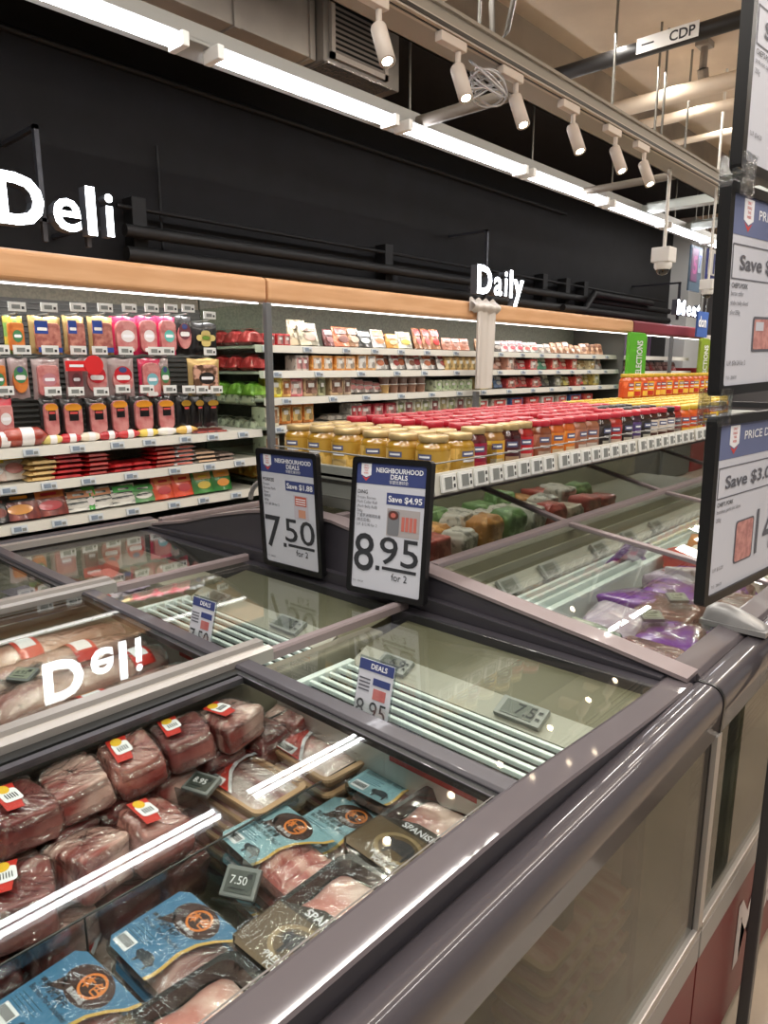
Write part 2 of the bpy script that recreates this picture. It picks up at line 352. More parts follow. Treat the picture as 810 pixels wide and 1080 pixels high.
for i, (px, py) in enumerate(sp):
    p = onZ(px, py, 1.76); x, y = p.x, 2.65
    t = empty('track_spotlight', x, y, 1.79, slab[i], 'spotlight', 'spotlights on the track'); o = (x, y, 1.79)
    mb = MB(SPOTB); mb.box(x - .13, x + .10, y - .025, y + .025, 1.735, 1.785); mb.build('adapter', t, .006, at=o)
    mb = MB(SPOTB); mb.tube([(x + .05, y, 1.73), (x + .05, y, 1.63)], .016, 10); mb.build('swivel_arm', t, at=o)
    mb = MB(SPOTB, SPOTE, BLACK)
    mb.T = Matrix.Translation((x + .05, y, 1.64)) @ Matrix.Rotation(R(8), 4, 'Y') @ Matrix.Rotation(R(-25), 4, 'X') @ Matrix.Scale(-.84, 4, (0, 0, 1)) @ Matrix.Scale(.8, 4, (1, 0, 0)) @ Matrix.Scale(.8, 4, (0, 1, 0))
    mb.lathe([(.0, -.02), (.048, -.02), (.052, -.01), (.052, .225), (.042, .225)], 0, 0, 16, SPOTB, cap=False); 
    mb.lathe([(.042, .225), (.036, .20), (0, .20)], 0, 0, 16, BLACK, cap=False)
    hd = mb.build('spot_head', t, at=o)
    m2 = MB(SPOTE); m2.T = mb.T.copy(); m2.lathe([(.0, .222), (.034, .222)], 0, 0, 16, SPOTE, cap=False); m2.build('lens', hd, at=o)
    ld = bpy.data.lights.new('spot_beam', 'SPOT'); ld.energy = 32; ld.spot_size = R(75); ld.spot_blend = .7; ld.shadow_soft_size = .012; ld.color = (1, .9, .78)
    lo = bpy.data.objects.new('spot_beam', ld); COL.objects.link(lo); tip = mb.T @ Vector((0, 0, .24)); dv = (mb.T.to_3x3() @ Vector((0, 0, 1))).normalized(); lo.location = W(*tip); lo.rotation_euler = dv.to_track_quat('-Z', 'Y').to_euler()
mb = MB(M('silver_cable', (206, 208, 214), .3, .7))
cx = onZ(535, 88, 1.66); cx = (cx.x, 2.72, 1.69)
for k in range(9):
    rr = .15 + .02 * math.sin(k * 2.3); tl = .35 * math.sin(k * 1.7); pts = []
    for i in range(25):
        a = 2 * PI * i / 24; pts.append((cx[0] + rr * math.cos(a), cx[1] + .45 * rr * math.sin(a) + .02 * math.sin(k), cx[2] + .07 * math.sin(a + k) + .03 * math.sin(k * 1.3) + tl * .08 * math.cos(a)))
    mb.tube(pts, .007, 5)
thing(mb, 'cable_coil', 'loose coil of silver cable hanging by the spotlight track', 'cable')
pipe('cable_loop', [(4.05, 2.8, 1.96), (4.02, 2.8, 2.2), (4.1, 2.8, 2.45), (4.2, 2.8, 2.5), (4.28, 2.8, 2.35), (4.2, 2.8, 2.1), (4.1, 2.8, 1.97)], .018, M('flex_grey', (96, 92, 86), .5), 'grey flexible cable looping up from the cable tray', 'cable')
for i, (px, py, ptop) in enumerate(((559, 150, 0), (640, 165, 43), (690, 160, 85), (477, 60, 0), (735, 170, 150))):
    q = onZ(px, py, 1.95); pipe('hanging_rod', [(q.x, 2.85, 1.96), (q.x, 2.85, 2.95)], .011, RODM, ['thin rod from the ceiling above the coiled cable', 'thin rod from the ceiling left of the far spotlights', 'thin rod from the ceiling above the farthest spotlight', 'thin rod from the ceiling near the louvred vent', 'thin rod from the ceiling beside the right sign boards'][i], 'rod', 'rods over the cable tray')
# ceiling pipes across the hall
PW = M('cream_pipe', (204, 188, 168), .6); PB = M('black_ceiling_pipe', (30, 28, 27), .5)
pipe('ceiling_pipe', [(6.0, 3.7, 2.5), (6.0, -1.5, 2.5)], .06, PB, 'thick black pipe under the ceiling at upper right', group='ceiling pipes')
pipe('ceiling_pipe', [(7.15, 3.7, 2.5), (7.15, -1.5, 2.5)], .075, PW, 'thick cream pipe just beyond the black ceiling pipe', group='ceiling pipes')
pipe('ceiling_pipe', [(7.75, 3.7, 2.5), (7.75, -1.5, 2.5)], .05, PW, 'medium cream ceiling pipe, next beyond the thick one', group='ceiling pipes')
pipe('ceiling_pipe', [(8.6, 3.7, 2.5), (8.6, -1.5, 2.5)], .035, PW, 'thin cream ceiling pipe farthest from the black one', group='ceiling pipes')
pipe('ceiling_pipe', [(4.6, 3.75, 2.72), (4.6, 1.2, 2.72)], .06, PW, 'cream pipe under the ceiling at top centre', group='ceiling pipes')
pipe('sprinkler_pipe', [(5.0, 4.3, 2.05), (5.0, 3.0, 2.05)], .05, M('dusty_pipe', (110, 102, 92), .6), 'short dusty pipe stub jutting out below the cable tray, near the spots', group='pipe stubs')
pipe('sprinkler_pipe', [(7.9, 4.3, 1.98), (7.9, 2.9, 1.98)], .04, M('dusty_pipe', (110, 102, 92), .6), 'short dusty pipe stub jutting out left of the farthest spotlight', group='pipe stubs')
mb = MB(WHITE, INK); p = onZ(706, 42, 2.5)
mb.T = Matrix.Translation((5.93, p.y, 2.5)) @ Matrix.Rotation(R(90), 4, 'X') @ Matrix.Rotation(R(-90), 4, 'Y')
mb.box(-.24, .24, -.055, .055, -.004, .0, WHITE); mb.text('CDP', .02, -.035, .07, INK, z=.002, bold=.02); mb.box(-.2, -.1, -.006, .006, .001, .002, INK)
thing(mb, 'pipe_label', 'small white marker label stuck on the black ceiling pipe', 'label', base=(5.93, p.y, 2.5))
for i, (x, w) in enumerate(((9.6, .16), (11.2, .14))):
    mb = MB(M('tray_light', (178, 184, 180), .45)); mb.box(x, x + w, -1.5, 4.2, 2.02, 2.10); mb.box(x + w, x + w + .02, -1.5, 4.2, 2.02, 2.16)
    thing(mb, 'cross_trunking', ['pale trunking crossing the aisle above the nearer ceiling camera', 'pale trunking crossing the aisle, farther and higher behind the first'][i], 'trunking', 'cross trunkings')
mb = MB(M('sprinkler', (120, 112, 104), .5)); q = onZ(741, 75, 2.7)
mb.tube([(q.x, q.y, 2.95), (q.x, q.y, 2.72)], .035, 10); mb.tube([(q.x, q.y, 2.72), (q.x + .05, q.y, 2.62)], .05, 10); mb.box(q.x - .08, q.x + .08, q.y - .06, q.y + .06, 2.9, 2.95)
thing(mb, 'ceiling_sensor', 'small grey fitting stuck under the ceiling at upper right', 'fitting', bevel=.004)
# ceiling-hung dome cameras
def dome(px, py, y, ztop, k, label):
    q = onY(px, py, y); x, z = q.x, q.z
    t = empty('security_camera', x, y, z, label, 'camera', 'ceiling-hung dome cameras'); o = (x, y, z)
    mb = MB(WHITEM); mb.tube([(x, y, z + .24 * k), (x, y, ztop)], .024 * k, 10); mb.build('pole', t, at=o)
    mb = MB(WHITE); mb.box(x - .125 * k, x + .125 * k, y - .125 * k, y + .125 * k, z + .06 * k, z + .25 * k); mb.build('junction_box', t, .015 * k, at=o)
    mb = MB(WHITE); mb.lathe([(.115 * k, .06 * k), (.115 * k, .0), (.09 * k, -.03 * k)], x, y, 18); mb.v = [Vector((p[0], p[1], p[2] + z)) for p in mb.v]; mb.build('housing', t, at=o)
    mb = MB(M('dome_black', (20, 20, 22), .08, coat=1)); mb.lathe([(.085 * k, -.02 * k), (.08 * k, -.055 * k), (.055 * k, -.09 * k), (.0, -.105 * k)], x, y, 18, cap=False); mb.v = [Vector((p[0], p[1], p[2] + z)) for p in mb.v]; mb.build('dome', t, at=o)
dome(699, 282, 2.84, 1.845, .72, 'white dome camera on a long pole, the nearer of two')
dome(746, 309, 2.75, 2.95, .55, 'white dome camera on a long pole, the farther smaller one by the sign boards')
# far hanging category signs
def hsign(px, py, y, w, h, parts, label, z_top=None):
    q = onY(px, py, y); t = empty('hanging_sign', q.x, y, q.z, label, 'sign', 'far hanging signs')
    mb = MB(WHITE); mb.T = Matrix.Identity(4); mb.box(0, w, -.015, .015, -h, 0, parts[0]); mb.build('panel', t)
    m2 = MB(WHITE); m2.T = Matrix.Translation((0, -.018, 0)) @ Matrix.Rotation(R(90), 4, 'X')
    for fn in parts[1:]: fn(m2)
    m2.build('print', t)
    m3 = MB(RODM); m3.tube([(w * .2, 0, 0), (w * .2, 0, 2.95 - q.z)], .008, 6); m3.tube([(w * .8, 0, 0), (w * .8, 0, 2.95 - q.z)], .008, 6); m3.build('hanger', t)
PURP = M('far_sign_plum', (96, 58, 92), .5); NAV2 = M('far_sign_navy', (48, 58, 128), .5); BLU2 = M('far_sign_blue', (66, 96, 160), .5); TEAL = M('far_sign_teal', (66, 84, 100), .5)
hsign(729, 258, 4.4, .50, .70, [TEAL, lambda m: (m.box(.03, .30, -.55, -.04, 0, .004, PURP), m.text('5', .1, -.42, .26, M('plum_ink', (150, 70, 120), .5), z=.006, bold=.03), m.box(.32, .48, -.4, -.06, 0, .004, M('slate', (116, 126, 140), .5)), m.text('7', .34, -.32, .2, NAV2, z=.006))], 'plum and teal hanging sign beside the white pillar')
hsign(747, 262, 3.6, .62, .56, [NAV2, lambda m: (m.box(.0, .62, -.34, 0, 0, .004, WHITE), m.text('1', .18, -.3, .24, NAV2, z=.006, bold=.05))], 'white and navy hanging sign with a big number 1')
hsign(736, 328, 4.4, .5, .42, [BLU2, lambda m: (m.text('don', .02, -.25, .17, WHITE, z=.006, bold=.03),)], 'blue hanging sign with white lettering behind the farther camera')
# ================================================================ WALL CHILLERS
U, FL = 0.90, 1.5 / 0.90      # chiller block scaled up about the camera, units 0.9 m each; same floor
WOOD = M('oak_canopy', (216, 168, 124), 0.45, col2=(206, 156, 110), nscale=4, stretch=(.6, 6, 6))
WOOD2 = M('wine_canopy', (128, 52, 60), 0.45); LED = M('led_strip', (255, 255, 255), .4, emit=(255, 252, 246), estr=4.0)
YF, YB = 3.97, 4.72
def chiller(name, label, x0, x1, shelves, wood, back, seg, tagstep=.2, backlow=None, panel_top=.42):
    t = empty(name, (x0 + x1) / 2, 4.3, -FL, label, 'chiller'); o = ((x0 + x1) / 2, 4.3, -FL)
    mb = MB(wood); mb.prism([(3.90, .455), (3.90, .575), (3.93, .595), (4.72, .595), (4.72, .53), (4.12, .53), (3.95, .435), (3.915, .435)], 'x', x0, x1); mb.build('canopy', t, .012, at=o)
    mb = MB(LED); mb.box(x0 + .02, x1 - .02, 3.965, 3.985, .424, .432); mb.build('light_strip', t, at=o)
    mb = MB(WHITEM); mb.box(x0, x1, 3.955, 4.03, .432, .446); mb.build('light_housing', t, at=o)
    mb = MB(back); mb.box(x0, x1, YB, YB + .04, -.95, .53)
    mb.build('back_panel', t, at=o)
    mb = MB(M('chiller_base', (96, 96, 92), .5)); mb.box(x0, x1, 4.0, YB, -FL, -.97); mb.box(x0, x1, 3.95, 4.0, -FL + .03, -1.0); mb.build('base', t, .01, at=o)
    k = 0
    for z, yf, tags in shelves:
        mb = MB(RAILW); mb.box(x0 + .02, x1 - .02, yf, YB, z - .02, z); 
        s = mb.build('shelf', t, .003, at=o)
        mb = MB(RAILW); mb.prism([(yf - .018, z - .047), (yf - .010, z - .047), (yf, z + .004), (yf - .006, z + .006)], 'x', x0 + .02, x1 - .02)
        mb.build('price_rail', s, at=o)
        m2 = MB(ESLW)
        x = x0 + .12 + (k % 3) * .05; n = 0
        while x < x1 - .12 and tags:
            m2 = MB(ESLW); m2.T = Matrix.Translation((x, yf - .018, z - .022)) @ Matrix.Rotation(R(-10), 4, 'X')
            w = .042; m2.box(-w, w, -.006, .002, -.019, .019, M('tag_blue', (196, 204, 210), .4)); m2.box(-w * .7, w * .2, -.008, -.006, -.012, .012, M('tag_grey_blue', (120, 134, 150), .5)); m2.box(w * .3, w * .8, -.008, -.006, -.012, .004, ESLG)
            m2.build('price_tag', s, at=o); n += 1
            x += tagstep * (1 + .5 * random.random())
        k += 1
    return t, o
DELS = [(-.425, 3.98, 1), (-.618, 3.98, 1), (-.835, 3.98, 1)]
deli, do = chiller('display_chiller', 'open deli wall chiller with dark hanging panel under the oak canopy at left', .45, 3.073, DELS, WOOD, M('deli_back', (134, 128, 112), .6, col2=(116, 112, 98), nscale=70), 1)
DAIS = [(.155, 4.1, 1), (-.025, 4.06, 1), (-.215, 4.02, 1), (-.415, 3.99, 1), (-.62, 3.98, 1), (-.80, 3.98, 1)]
dairy, yo = chiller('display_chiller', 'long open chiller of stacked packs between grey post and first green panel', 3.089, 8.92, DAIS, WOOD, BACKP, 1, .32)
meatc, mo = chiller('display_chiller', 'far chiller under the wine-red canopy between the two green panels', 8.96, 11.5, [(.155, 4.1, 0), (-.05, 4.05, 0), (-.25, 4.0, 0), (-.45, 4.0, 0)], WOOD2, M('lilac_back', (120, 96, 130), .6), 1)
mb = MB(M('chiller_base', (96, 96, 92), .5)); mb.box(8.905, 8.92, 4.0, YB, -.95, .52); mb.build('side_panel', dairy, 0, yo)
# glass partition and post between deli and the next chiller
t = empty('chiller_divider', 3.08, 4.0, -FL, 'grey metal post with a glass partition closing off the deli chiller', 'divider'); o = (3.08, 4.0, -FL)
mb = MB(M('post_grey', (112, 114, 116), .4, .3)); mb.box(3.057, 3.104, 3.885, 3.925, -FL, .43); mb.build('post', t, .006, at=o)
mb = MB(GP); mb.box(3.078, 3.084, 3.97, 4.715, -.95, .43); mb.build('partition_pane', t, at=o)
# deli pegboard
mb = MB(M('pegboard', (56, 55, 52), .55)); mb.box(.5, 2.98, 4.56, 4.6, -.42, .41)
for i in range(24): mb.box(.5, 2.98, 4.548, 4.56, -.40 + i * .034, -.392 + i * .034, M('peg_line', (63, 62, 59), .5))
mb.build('pegboard', deli, at=do)
# curtain flap gathered at the joint, with its short post
t = empty('strip_curtain', 5.6, 3.88, .55, 'rolled translucent strip curtain tied up at the canopy joint', 'curtain'); o = (5.6, 3.88, .55)
CURT = M('frosted_curtain', (214, 206, 198), .3, coat=.3, bump=.3, bscale=6, stretch=(8, 8, 1)); 
mb = MB(CURT)
for (xa, xb) in ((5.46, 5.75),):
    mb.grid(lambda u, v: (xa + (xb - xa) * u * (1 - .1 * v), 3.86 - .004 * math.sin(u * 16) - .006 * math.sin(u * 7 + 2 * v), .53 - .72 * v), 24, 8); mb.grid(lambda u, v: (xa + (xb - xa) * u * (1 - .1 * v), 3.872 - .004 * math.sin(u * 16), .53 - .72 * v), 24, 8)
mb.build('curtain_strip', t, at=o)
mb = MB(CURT); mb.grid(lambda u, v: (5.36 + .42 * u, 3.87 - .05 * math.sin(PI * v), .50 + .10 * v + .005 * math.sin(u * 23)), 24, 6); mb.grid(lambda u, v: (5.36 + .42 * u, 3.885 - .0 * v, .50 + .12 * v + .012 * math.sin(u * 23)), 24, 2); mb.build('tied_bundle', t, at=o)
mb = MB(M('post_grey', (112, 114, 116), .4, .3)); mb.box(5.56, 5.62, 3.93, 3.97, -FL, -.22); thing(mb, 'joint_post', 'short grey post below the strip curtain at the chiller joint', 'post', bevel=.006)
# green category panels
def green(x0, x1, word, col, label, y=3.86):
    t = empty('category_panel', (x0 + x1) / 2, y, -1.0, label, 'sign', 'upright green category panels'); o = ((x0 + x1) / 2, y, -1.0)
    pts = [(x0, -1.0), (x1, -1.0), (x1, .38)] + [(x1 - .12 * (1 - math.cos(a)) , .38 + .06 * math.sin(a)) for a in [i * PI / 16 for i in range(1, 9)]] + [(x0 + .04, .44), (x0, .40)]
    mb = MB(col); mb.prism(pts, 'y', y - .02, y + .02); mb.build('panel', t, .008, at=o)
    mb = MB(WHITE); mb.T = Matrix.Translation((x0 + (x1 - x0) * .68, y - .024, -.24)) @ Matrix.Rotation(R(90), 4, 'X') @ Matrix.Rotation(R(90), 4, 'Z')
    mb.text(word, 0, -.03, .17, WHITE, bold=.02, w=.58); mb.build('lettering', t, at=o)
green(8.70, 9.24, 'AL SELECTIONS', M('panel_green', (92, 176, 44), .45), 'bright green upright SELECTIONS panel where the oak canopy ends')
green(11.24, 11.66, 'SELECTIONS', M('panel_olive', (128, 148, 44), .45), 'olive green upright SELECTIONS panel at the far end of the red canopy')
mb = MB(M('post_grey', (112, 114, 116), .4, .3)); mb.box(10.2, 10.26, 3.885, 3.925, -FL, .43); thing(mb, 'joint_post', 'thin grey post under the middle of the wine-red canopy', 'post', bevel=.006)
mb = MB(M('red_end', (150, 28, 34), .5)); mb.box(11.7, 12.3, 4.0, 4.6, -FL, -.0); thing(mb, 'end_cabinet', 'small dark red end cabinet past the olive green panel', 'cabinet', bevel=.02)
mb = MB(CURT); mb.grid(lambda u, v: (11.47 + .5 * u - .05 * v, 3.893 - .008 * math.sin(u * 9), .5 - .45 * v * u), 12, 6); mb.grid(lambda u, v: (11.47 + .5 * u - .05 * v, 3.899 - .008 * math.sin(u * 9), .5 - .45 * v * u), 12, 6)
thing(mb, 'strip_curtain', 'pale curtain bundle hanging at the far end of the red canopy', 'curtain')

# ================================================================ CHILLED PRODUCTS
def film_mat(): return FILM
def cm(c, rough=.3): return M('c_%d_%d_%d' % tuple(c), c, rough, coat=.3)
HAM = M('ham_pink', (206, 140, 136), .35, coat=.6, col2=(186, 104, 104), nscale=18, bump=.25, bscale=40)
SALAMI = M('salami', (190, 128, 112), .35, coat=.6, col2=(150, 82, 74), nscale=30)
SAUS = M('sausage', (168, 70, 50), .35, coat=.6, col2=(138, 48, 38), nscale=12)
GOLD = M('gold_foil', (204, 176, 120), .25, .5, bump=.3, bscale=18); BLKP = M('black_pouch', (20, 19, 21), .3, coat=.6, bump=.35, bscale=18)
def rrect(w, h, r, n=4, cx=0, cy=0):
    pts = []
    for sx, sy, a0 in ((1, 1, 0), (-1, 1, 90), (-1, -1, 180), (1, -1, 270)):
        for i in range(n + 1):
            a = R(a0 + 90 * i / n); pts.append((cx + sx * (w / 2 - r) + r * math.cos(a), cy + sy * (h / 2 - r) + r * math.sin(a)))
    return pts
def ell(w, h, n=20, cx=0, cy=0): return [(cx + w / 2 * math.cos(2 * PI * i / n), cy + h / 2 * math.sin(2 * PI * i / n)) for i in range(n)]
def pouch_mesh(mb, w, h, d, m, seed=0):
    # hanging pouch in the x-z plane, top at z=0, pillow shaped
    rnd = random.Random(seed)
    ph = [rnd.random() * 6 for _ in range(4)]
    for sgn in (-1, 1):
        def fn(u, v, s=sgn):
            e = (4 * u * (1 - u)) ** .5 * (4 * v * (1 - v)) ** .45
            return ((u - .5) * w * (1 - .04 * math.sin(PI * v)), s * d * (.12 + .88 * e) * .5 + .004 * math.sin(u * 21 + ph[0]) * e, -h * v + .004 * math.sin(u * 9 + ph[1]))
        mb.grid(fn, 10, 10, m)
def hang_pack(px0, px1, py0, py1, y, kind, label, tagpy=None):
    a = onY(px0 - 1, py0, y); c = onY(px1 + 1, py1 + 1, y); w = c.x - a.x; h = a.z - c.z; x = (a.x + c.x) / 2
    t = empty('hanging_pack', x, y, a.z, label, 'pack', 'packs hanging in the deli chiller', (0, 0, R(random.uniform(-9, 9))))
    main, inner, lab = kind[:3]
    mb = MB(main); pouch_mesh(mb, w, h, .05, main, int(px0)); mb.build('pouch', t)
    P = lambda pts, yy: [(p[0], yy, p[1]) for p in pts]
    shape = kind[3] if len(kind) > 3 else 'slab'
    yy = -.034
    if inner is not None:
        mb = MB(inner)
        pts = rrect(w * .74, h * .74, w * .12, 4, 0, -h * .54) if shape in ('slab', 'blue', 'cross') else ell(w * .74, h * .62, 20, 0, -h * .55) if shape == 'round' else rrect(w * .76, h * .84, w * .26, 5, 0, -h * .53)
        mb.prism(pts, 'y', yy - .008, yy + .02); mb.build('slices', t, .004)
    mb = MB(lab); y2 = yy - .010
    if shape == 'blue':
        mb.add(P([(-w * .42, -h * .12), (-w * .02, -h * .12), (-w * .02, -h * .46), (-w * .42, -h * .46)], y2), [(0, 1, 2, 3)]); mb.add(P([(-w * .36, -h * .82), (w * .38, -h * .82), (w * .38, -h * .95), (-w * .36, -h * .95)], y2), [(0, 1, 2, 3)])
        mb.add(P(rrect(w * .3, h * .08, .004, 2, -w * .2, -h * .34), y2 - .001), [tuple(range(12))], WHITE)
    elif shape == 'round':
        mb.add(P(ell(w * .66, h * .42, 20, 0, -h * .4), y2), [tuple(range(20))]); mb.add(P(rrect(w * .5, h * .12, .01, 2, 0, -h * .47), y2 - .001), [tuple(range(12))], WHITE); mb.add(P(ell(w * .3, h * .14, 14, 0, -h * .28), y2 - .001), [tuple(range(14))], NAVY)
    elif shape == 'tall':
        mb.add(P(ell(w * .72, h * .2, 18, 0, -h * .22), y2), [tuple(range(18))]); mb.add(P([(-w * .2, -h * .3), (w * .2, -h * .3), (w * .2, -h * .56), (-w * .2, -h * .56)], y2 - .001), [(0, 1, 2, 3)], BLKP)
        mb.add(P(rrect(w * .34, h * .06, .004, 2, 0, -h * .36), y2 - .002), [tuple(range(12))], RINK)
    elif shape == 'cross':
        mb.add(P(rrect(w * .34, h * .5, .02, 3, 0, -h * .5), y2), [tuple(range(16))]); mb.add(P(rrect(w * .7, h * .2, .02, 3, 0, -h * .48), y2), [tuple(range(16))]); mb.add(P(ell(w * .3, h * .14, 14, 0, -h * .48), y2 - .001), [tuple(range(14))], M('leaf_green', (96, 130, 40), .5))
    else:
        mb.add(P(ell(w * .5, h * .32, 18, w * .02, -h * .52), y2), [tuple(range(18))]); mb.add(P(rrect(w * .36, h * .08, .006, 2, w * .02, -h * .52), y2 - .001), [tuple(range(12))], WINK)
        mb.add(P(rrect(w * .44, h * .1, .008, 2, 0, -h * .88), y2), [tuple(range(12))], WHITE)
    mb.build('label', t)
    # peg with its price tag belongs to the chiller
    mb = MB(GREYM); mb.tube([(x, 4.56, a.z + .012), (x, y - .075, a.z + .012), (x, y - .08, a.z + .03)], .005, 6); pg = mb.build('peg_hook', deli, at=do)
    mb = MB(ESLW); tz = a.z + .045; mb.box(x - .045, x + .045, y - .092, y - .084, tz - .024, tz + .024); mb.box(x - .03, x + .015, y - .094, y - .092, tz - .012, tz + .012, ESLG); mb.box(x + .02, x + .036, y - .094, y - .092, tz - .012, tz + .004, ESLD)
    mb.build('price_tag', pg, .003, at=do)
orange = M('carrot_orange', (214, 128, 58), .35, coat=.5, col2=(190, 96, 36), nscale=20); pink = M('hot_pink_pouch', (208, 40, 88), .25, coat=.8, bump=.35, bscale=18); clearpk = M('clear_pouch', (168, 150, 150), .25, coat=.6, bump=.4, bscale=14)
green_l = cm((70, 130, 84)); blue_l = cm((40, 70, 150)); red_l = cm((190, 30, 44)); orange_l = cm((226, 150, 42)); white_l = cm((226, 222, 222)); yell = cm((214, 190, 60)); plum = cm((110, 60, 66))
greenmix = M('veg_mix', (120, 160, 80), .35, coat=.4, col2=(210, 170, 60), nscale=26, lo=.45, hi=.55)
H1 = [(2, 26, greenmix, orange, green_l, 'slab', 'green and orange vegetable-print hanging pack at the top left'),
 (28, 66, GOLD, SALAMI, blue_l, 'blue', 'gold-edged sliced sausage pack with blue label, widest of the three gold ones'),
 (65, 90, GOLD, SALAMI, blue_l, 'blue', 'gold-edged sliced sausage pack with blue label, middle of the three gold ones'),
 (92, 119, GOLD, SALAMI, blue_l, 'blue', 'gold-edged sliced sausage pack with blue label beside the hot pink packs'),
 (116, 145, pink, HAM, white_l, 'pill', 'hot pink ham pack beside the gold-edged packs in the top row'),
 (143, 165, pink, HAM, white_l, 'pill', 'hot pink ham pack in the middle of three in the top row'),
 (163, 185, pink, HAM, cm((100, 190, 180)), 'pill', 'hot pink ham pack with a teal label in the top row'),
 (183, 201, BLKP, HAM, plum, 'round', 'black pack with a pale round of ham in the top row'),
 (201, 227, BLKP, None, cm((206, 186, 116)), 'cross', 'black pack with a cream cross-shaped sleeve, last in the top row')]
for a, c, m, i, l, s, lab in H1: hang_pack(a, c, 333 if s != 'cross' else 340, 373, 4.15, (m, i, l, s), lab)
H2 = [(-14, 8, clearpk, orange, green_l, 'slab', 'orange sausage pack cut off by the picture edge in the middle row'),
 (8, 31, clearpk, orange, green_l, 'round', 'orange sausage pack with round green label in the middle row'),
 (33, 64, clearpk, HAM, M('ham_label', (190, 130, 140), .4), 'slab', 'large pale pink square ham pack in the middle hanging row'),
 (68, 88, clearpk, M('dark_ham', (140, 74, 80), .4), plum, 'slab', 'dark pink ham pack partly hidden behind a red shelf flag'),
 (86, 114, clearpk, HAM, red_l, 'round', 'round ham pack with red and white label beside the red shelf flag'),
 (113, 141, clearpk, HAM, red_l, 'round', 'round ham pack with red and white label, second in the middle row'),
 (146, 169, pink, HAM, cm((120, 180, 190)), 'pill', 'crimson ham pack alone at the right of the middle row'),
 (164, 178, clearpk, M('brown_ham', (150, 100, 80), .4), green_l, 'round', 'narrow brown ham pack with green label behind the crimson one'),
 (199, 230, GOLD, M('sausage_pic', (206, 160, 140), .4, col2=(90, 60, 40), nscale=24, lo=.45, hi=.55), BLKP, 'tallgold', 'gold and black pack of short sausages at the end of the middle row')]
for a, c, m, i, l, s, lab in H2: hang_pack(a, c, 378, 419 if s != 'tallgold' else 416, 4.13, (m, i, l, 'slab' if s == 'tallgold' else s), lab)
H3 = [(-12, 15, cm((206, 60, 76)), HAM, white_l, 'slab', 'red and pink hanging pack at the left of the bottom hanging row')]
for k, (a, c) in enumerate(((41, 62), (63, 88), (90, 113), (113, 135), (137, 161), (163, 183))):
    H3.append((a, c, BLKP, HAM, orange_l, 'tall', f'black sliced ham pack with orange oval label, {ORD[k]} in the bottom hanging row'))
for k, (a, c) in enumerate(((185, 200), (200, 213), (214, 229))):
    H3.append((a, c, BLKP, None, cm((170, 130, 40)), 'tall', f'narrow black pack with dull gold label, {ORD[k]} at the right of the bottom row'))
for a, c, m, i, l, s, lab in H3: hang_pack(a, c, 421 - (a > 100) * 3, 459 - max(0, (a - 60)) * .07, 4.11, (m, i, l, s), lab)
p = onY(88, 386, 4.0); mb = MB(cm((214, 40, 44))); mb.box(p.x - .10, p.x + .04, 4.0, 4.006, p.z - .028, p.z + .028); mb.prism(ell(.11, .11, 20, p.x + .06, p.z + .005), 'y', 3.994, 4.0); mb.add([(p.x - .08, 3.9985, p.z - .006), (p.x, 3.9985, p.z - .006), (p.x, 3.9985, p.z + .008), (p.x - .08, 3.9985, p.z + .008)], [(0, 1, 2, 3)], WINK)
thing(mb, 'shelf_flag', 'small red promotional flag with a round end in the deli chiller', 'flag')

# ---- shelf products: builders return an Empty rooted at the middle of the base
def sausage_roll(x, z, w, r, m, lab, label, y=4.08):
    t = empty('wrapped_sausage', x, y, z, label, 'sausage', 'wrapped sausages on the upper deli shelf', (0, 0, R(random.uniform(-4, 4))))
    mb = MB(m); mb.T = Matrix.Translation((0, 0, r)) @ Matrix.Rotation(R(90), 4, 'Y')
    mb.lathe([(.004, -w / 2 - .02), (.012, -w / 2 - .01), (r * .7, -w / 2 + .012), (r, -w / 2 + .035), (r, w / 2 - .035), (r * .7, w / 2 - .012), (.012, w / 2 + .01), (.004, w / 2 + .02)], 0, 0, 14); mb.build('casing', t)
    mb = MB(lab); mb.T = Matrix.Translation((0, 0, r)) @ Matrix.Rotation(R(90), 4, 'Y'); mb.lathe([(r * 1.02, -w * .05), (r * 1.02, w * .22)], 0, 0, 14, cap=False); mb.build('label', t)
def flat_stack(x, z, w, n, m, edge, label, y=4.1, hh=.022, d=.2, cat='pack', group=None, name='flat_pack'):
    # n separate flat packs lying on one another
    for k in range(n):
        lab = label if n == 1 else f'{label}, {["bottom", "second from bottom", "third from bottom", "fourth from bottom", "fifth from bottom"][k]} of its pile' if k < n - 1 else f'{label}, top of its pile'
        t = empty(name, x + random.uniform(-.008, .008), y + random.uniform(-.01, .01), z + k * hh * 1.02, lab, cat, group, (0, 0, R(random.uniform(-5, 5))))
        mb = MB(edge)
        def fn(u, v): 
            return ((u - .5) * w, (v - .5) * d, hh * (.25 + .7 * (4 * u * (1 - u)) ** .4 * (4 * v * (1 - v)) ** .4) + .003 * math.sin(u * 19 + k) * math.sin(v * 13))
        mb.grid(fn, 8, 8, edge); mb.grid(lambda u, v: ((u - .5) * w, (.5 - v) * d, hh * .02 + hh * .23 * abs(2 * u - 1) ** 3), 8, 8, edge)
        mb.box(-w / 2, w / 2, -d / 2, d / 2, hh * .2, hh * .27); mb.build('wrapper', t)
        mb = MB(m); mb.grid(lambda u, v: ((u - .5) * w * .7, (v - .5) * d * .7, hh * .97 + .002 * math.sin(u * 19)), 5, 5, m); mb.quad((-w * .36, -d * .505, hh * .25), (w * .36, -d * .505, hh * .25), (w * .36, -d * .49, hh * .7), (-w * .36, -d * .49, hh * .7), m); mb.build('label', t)
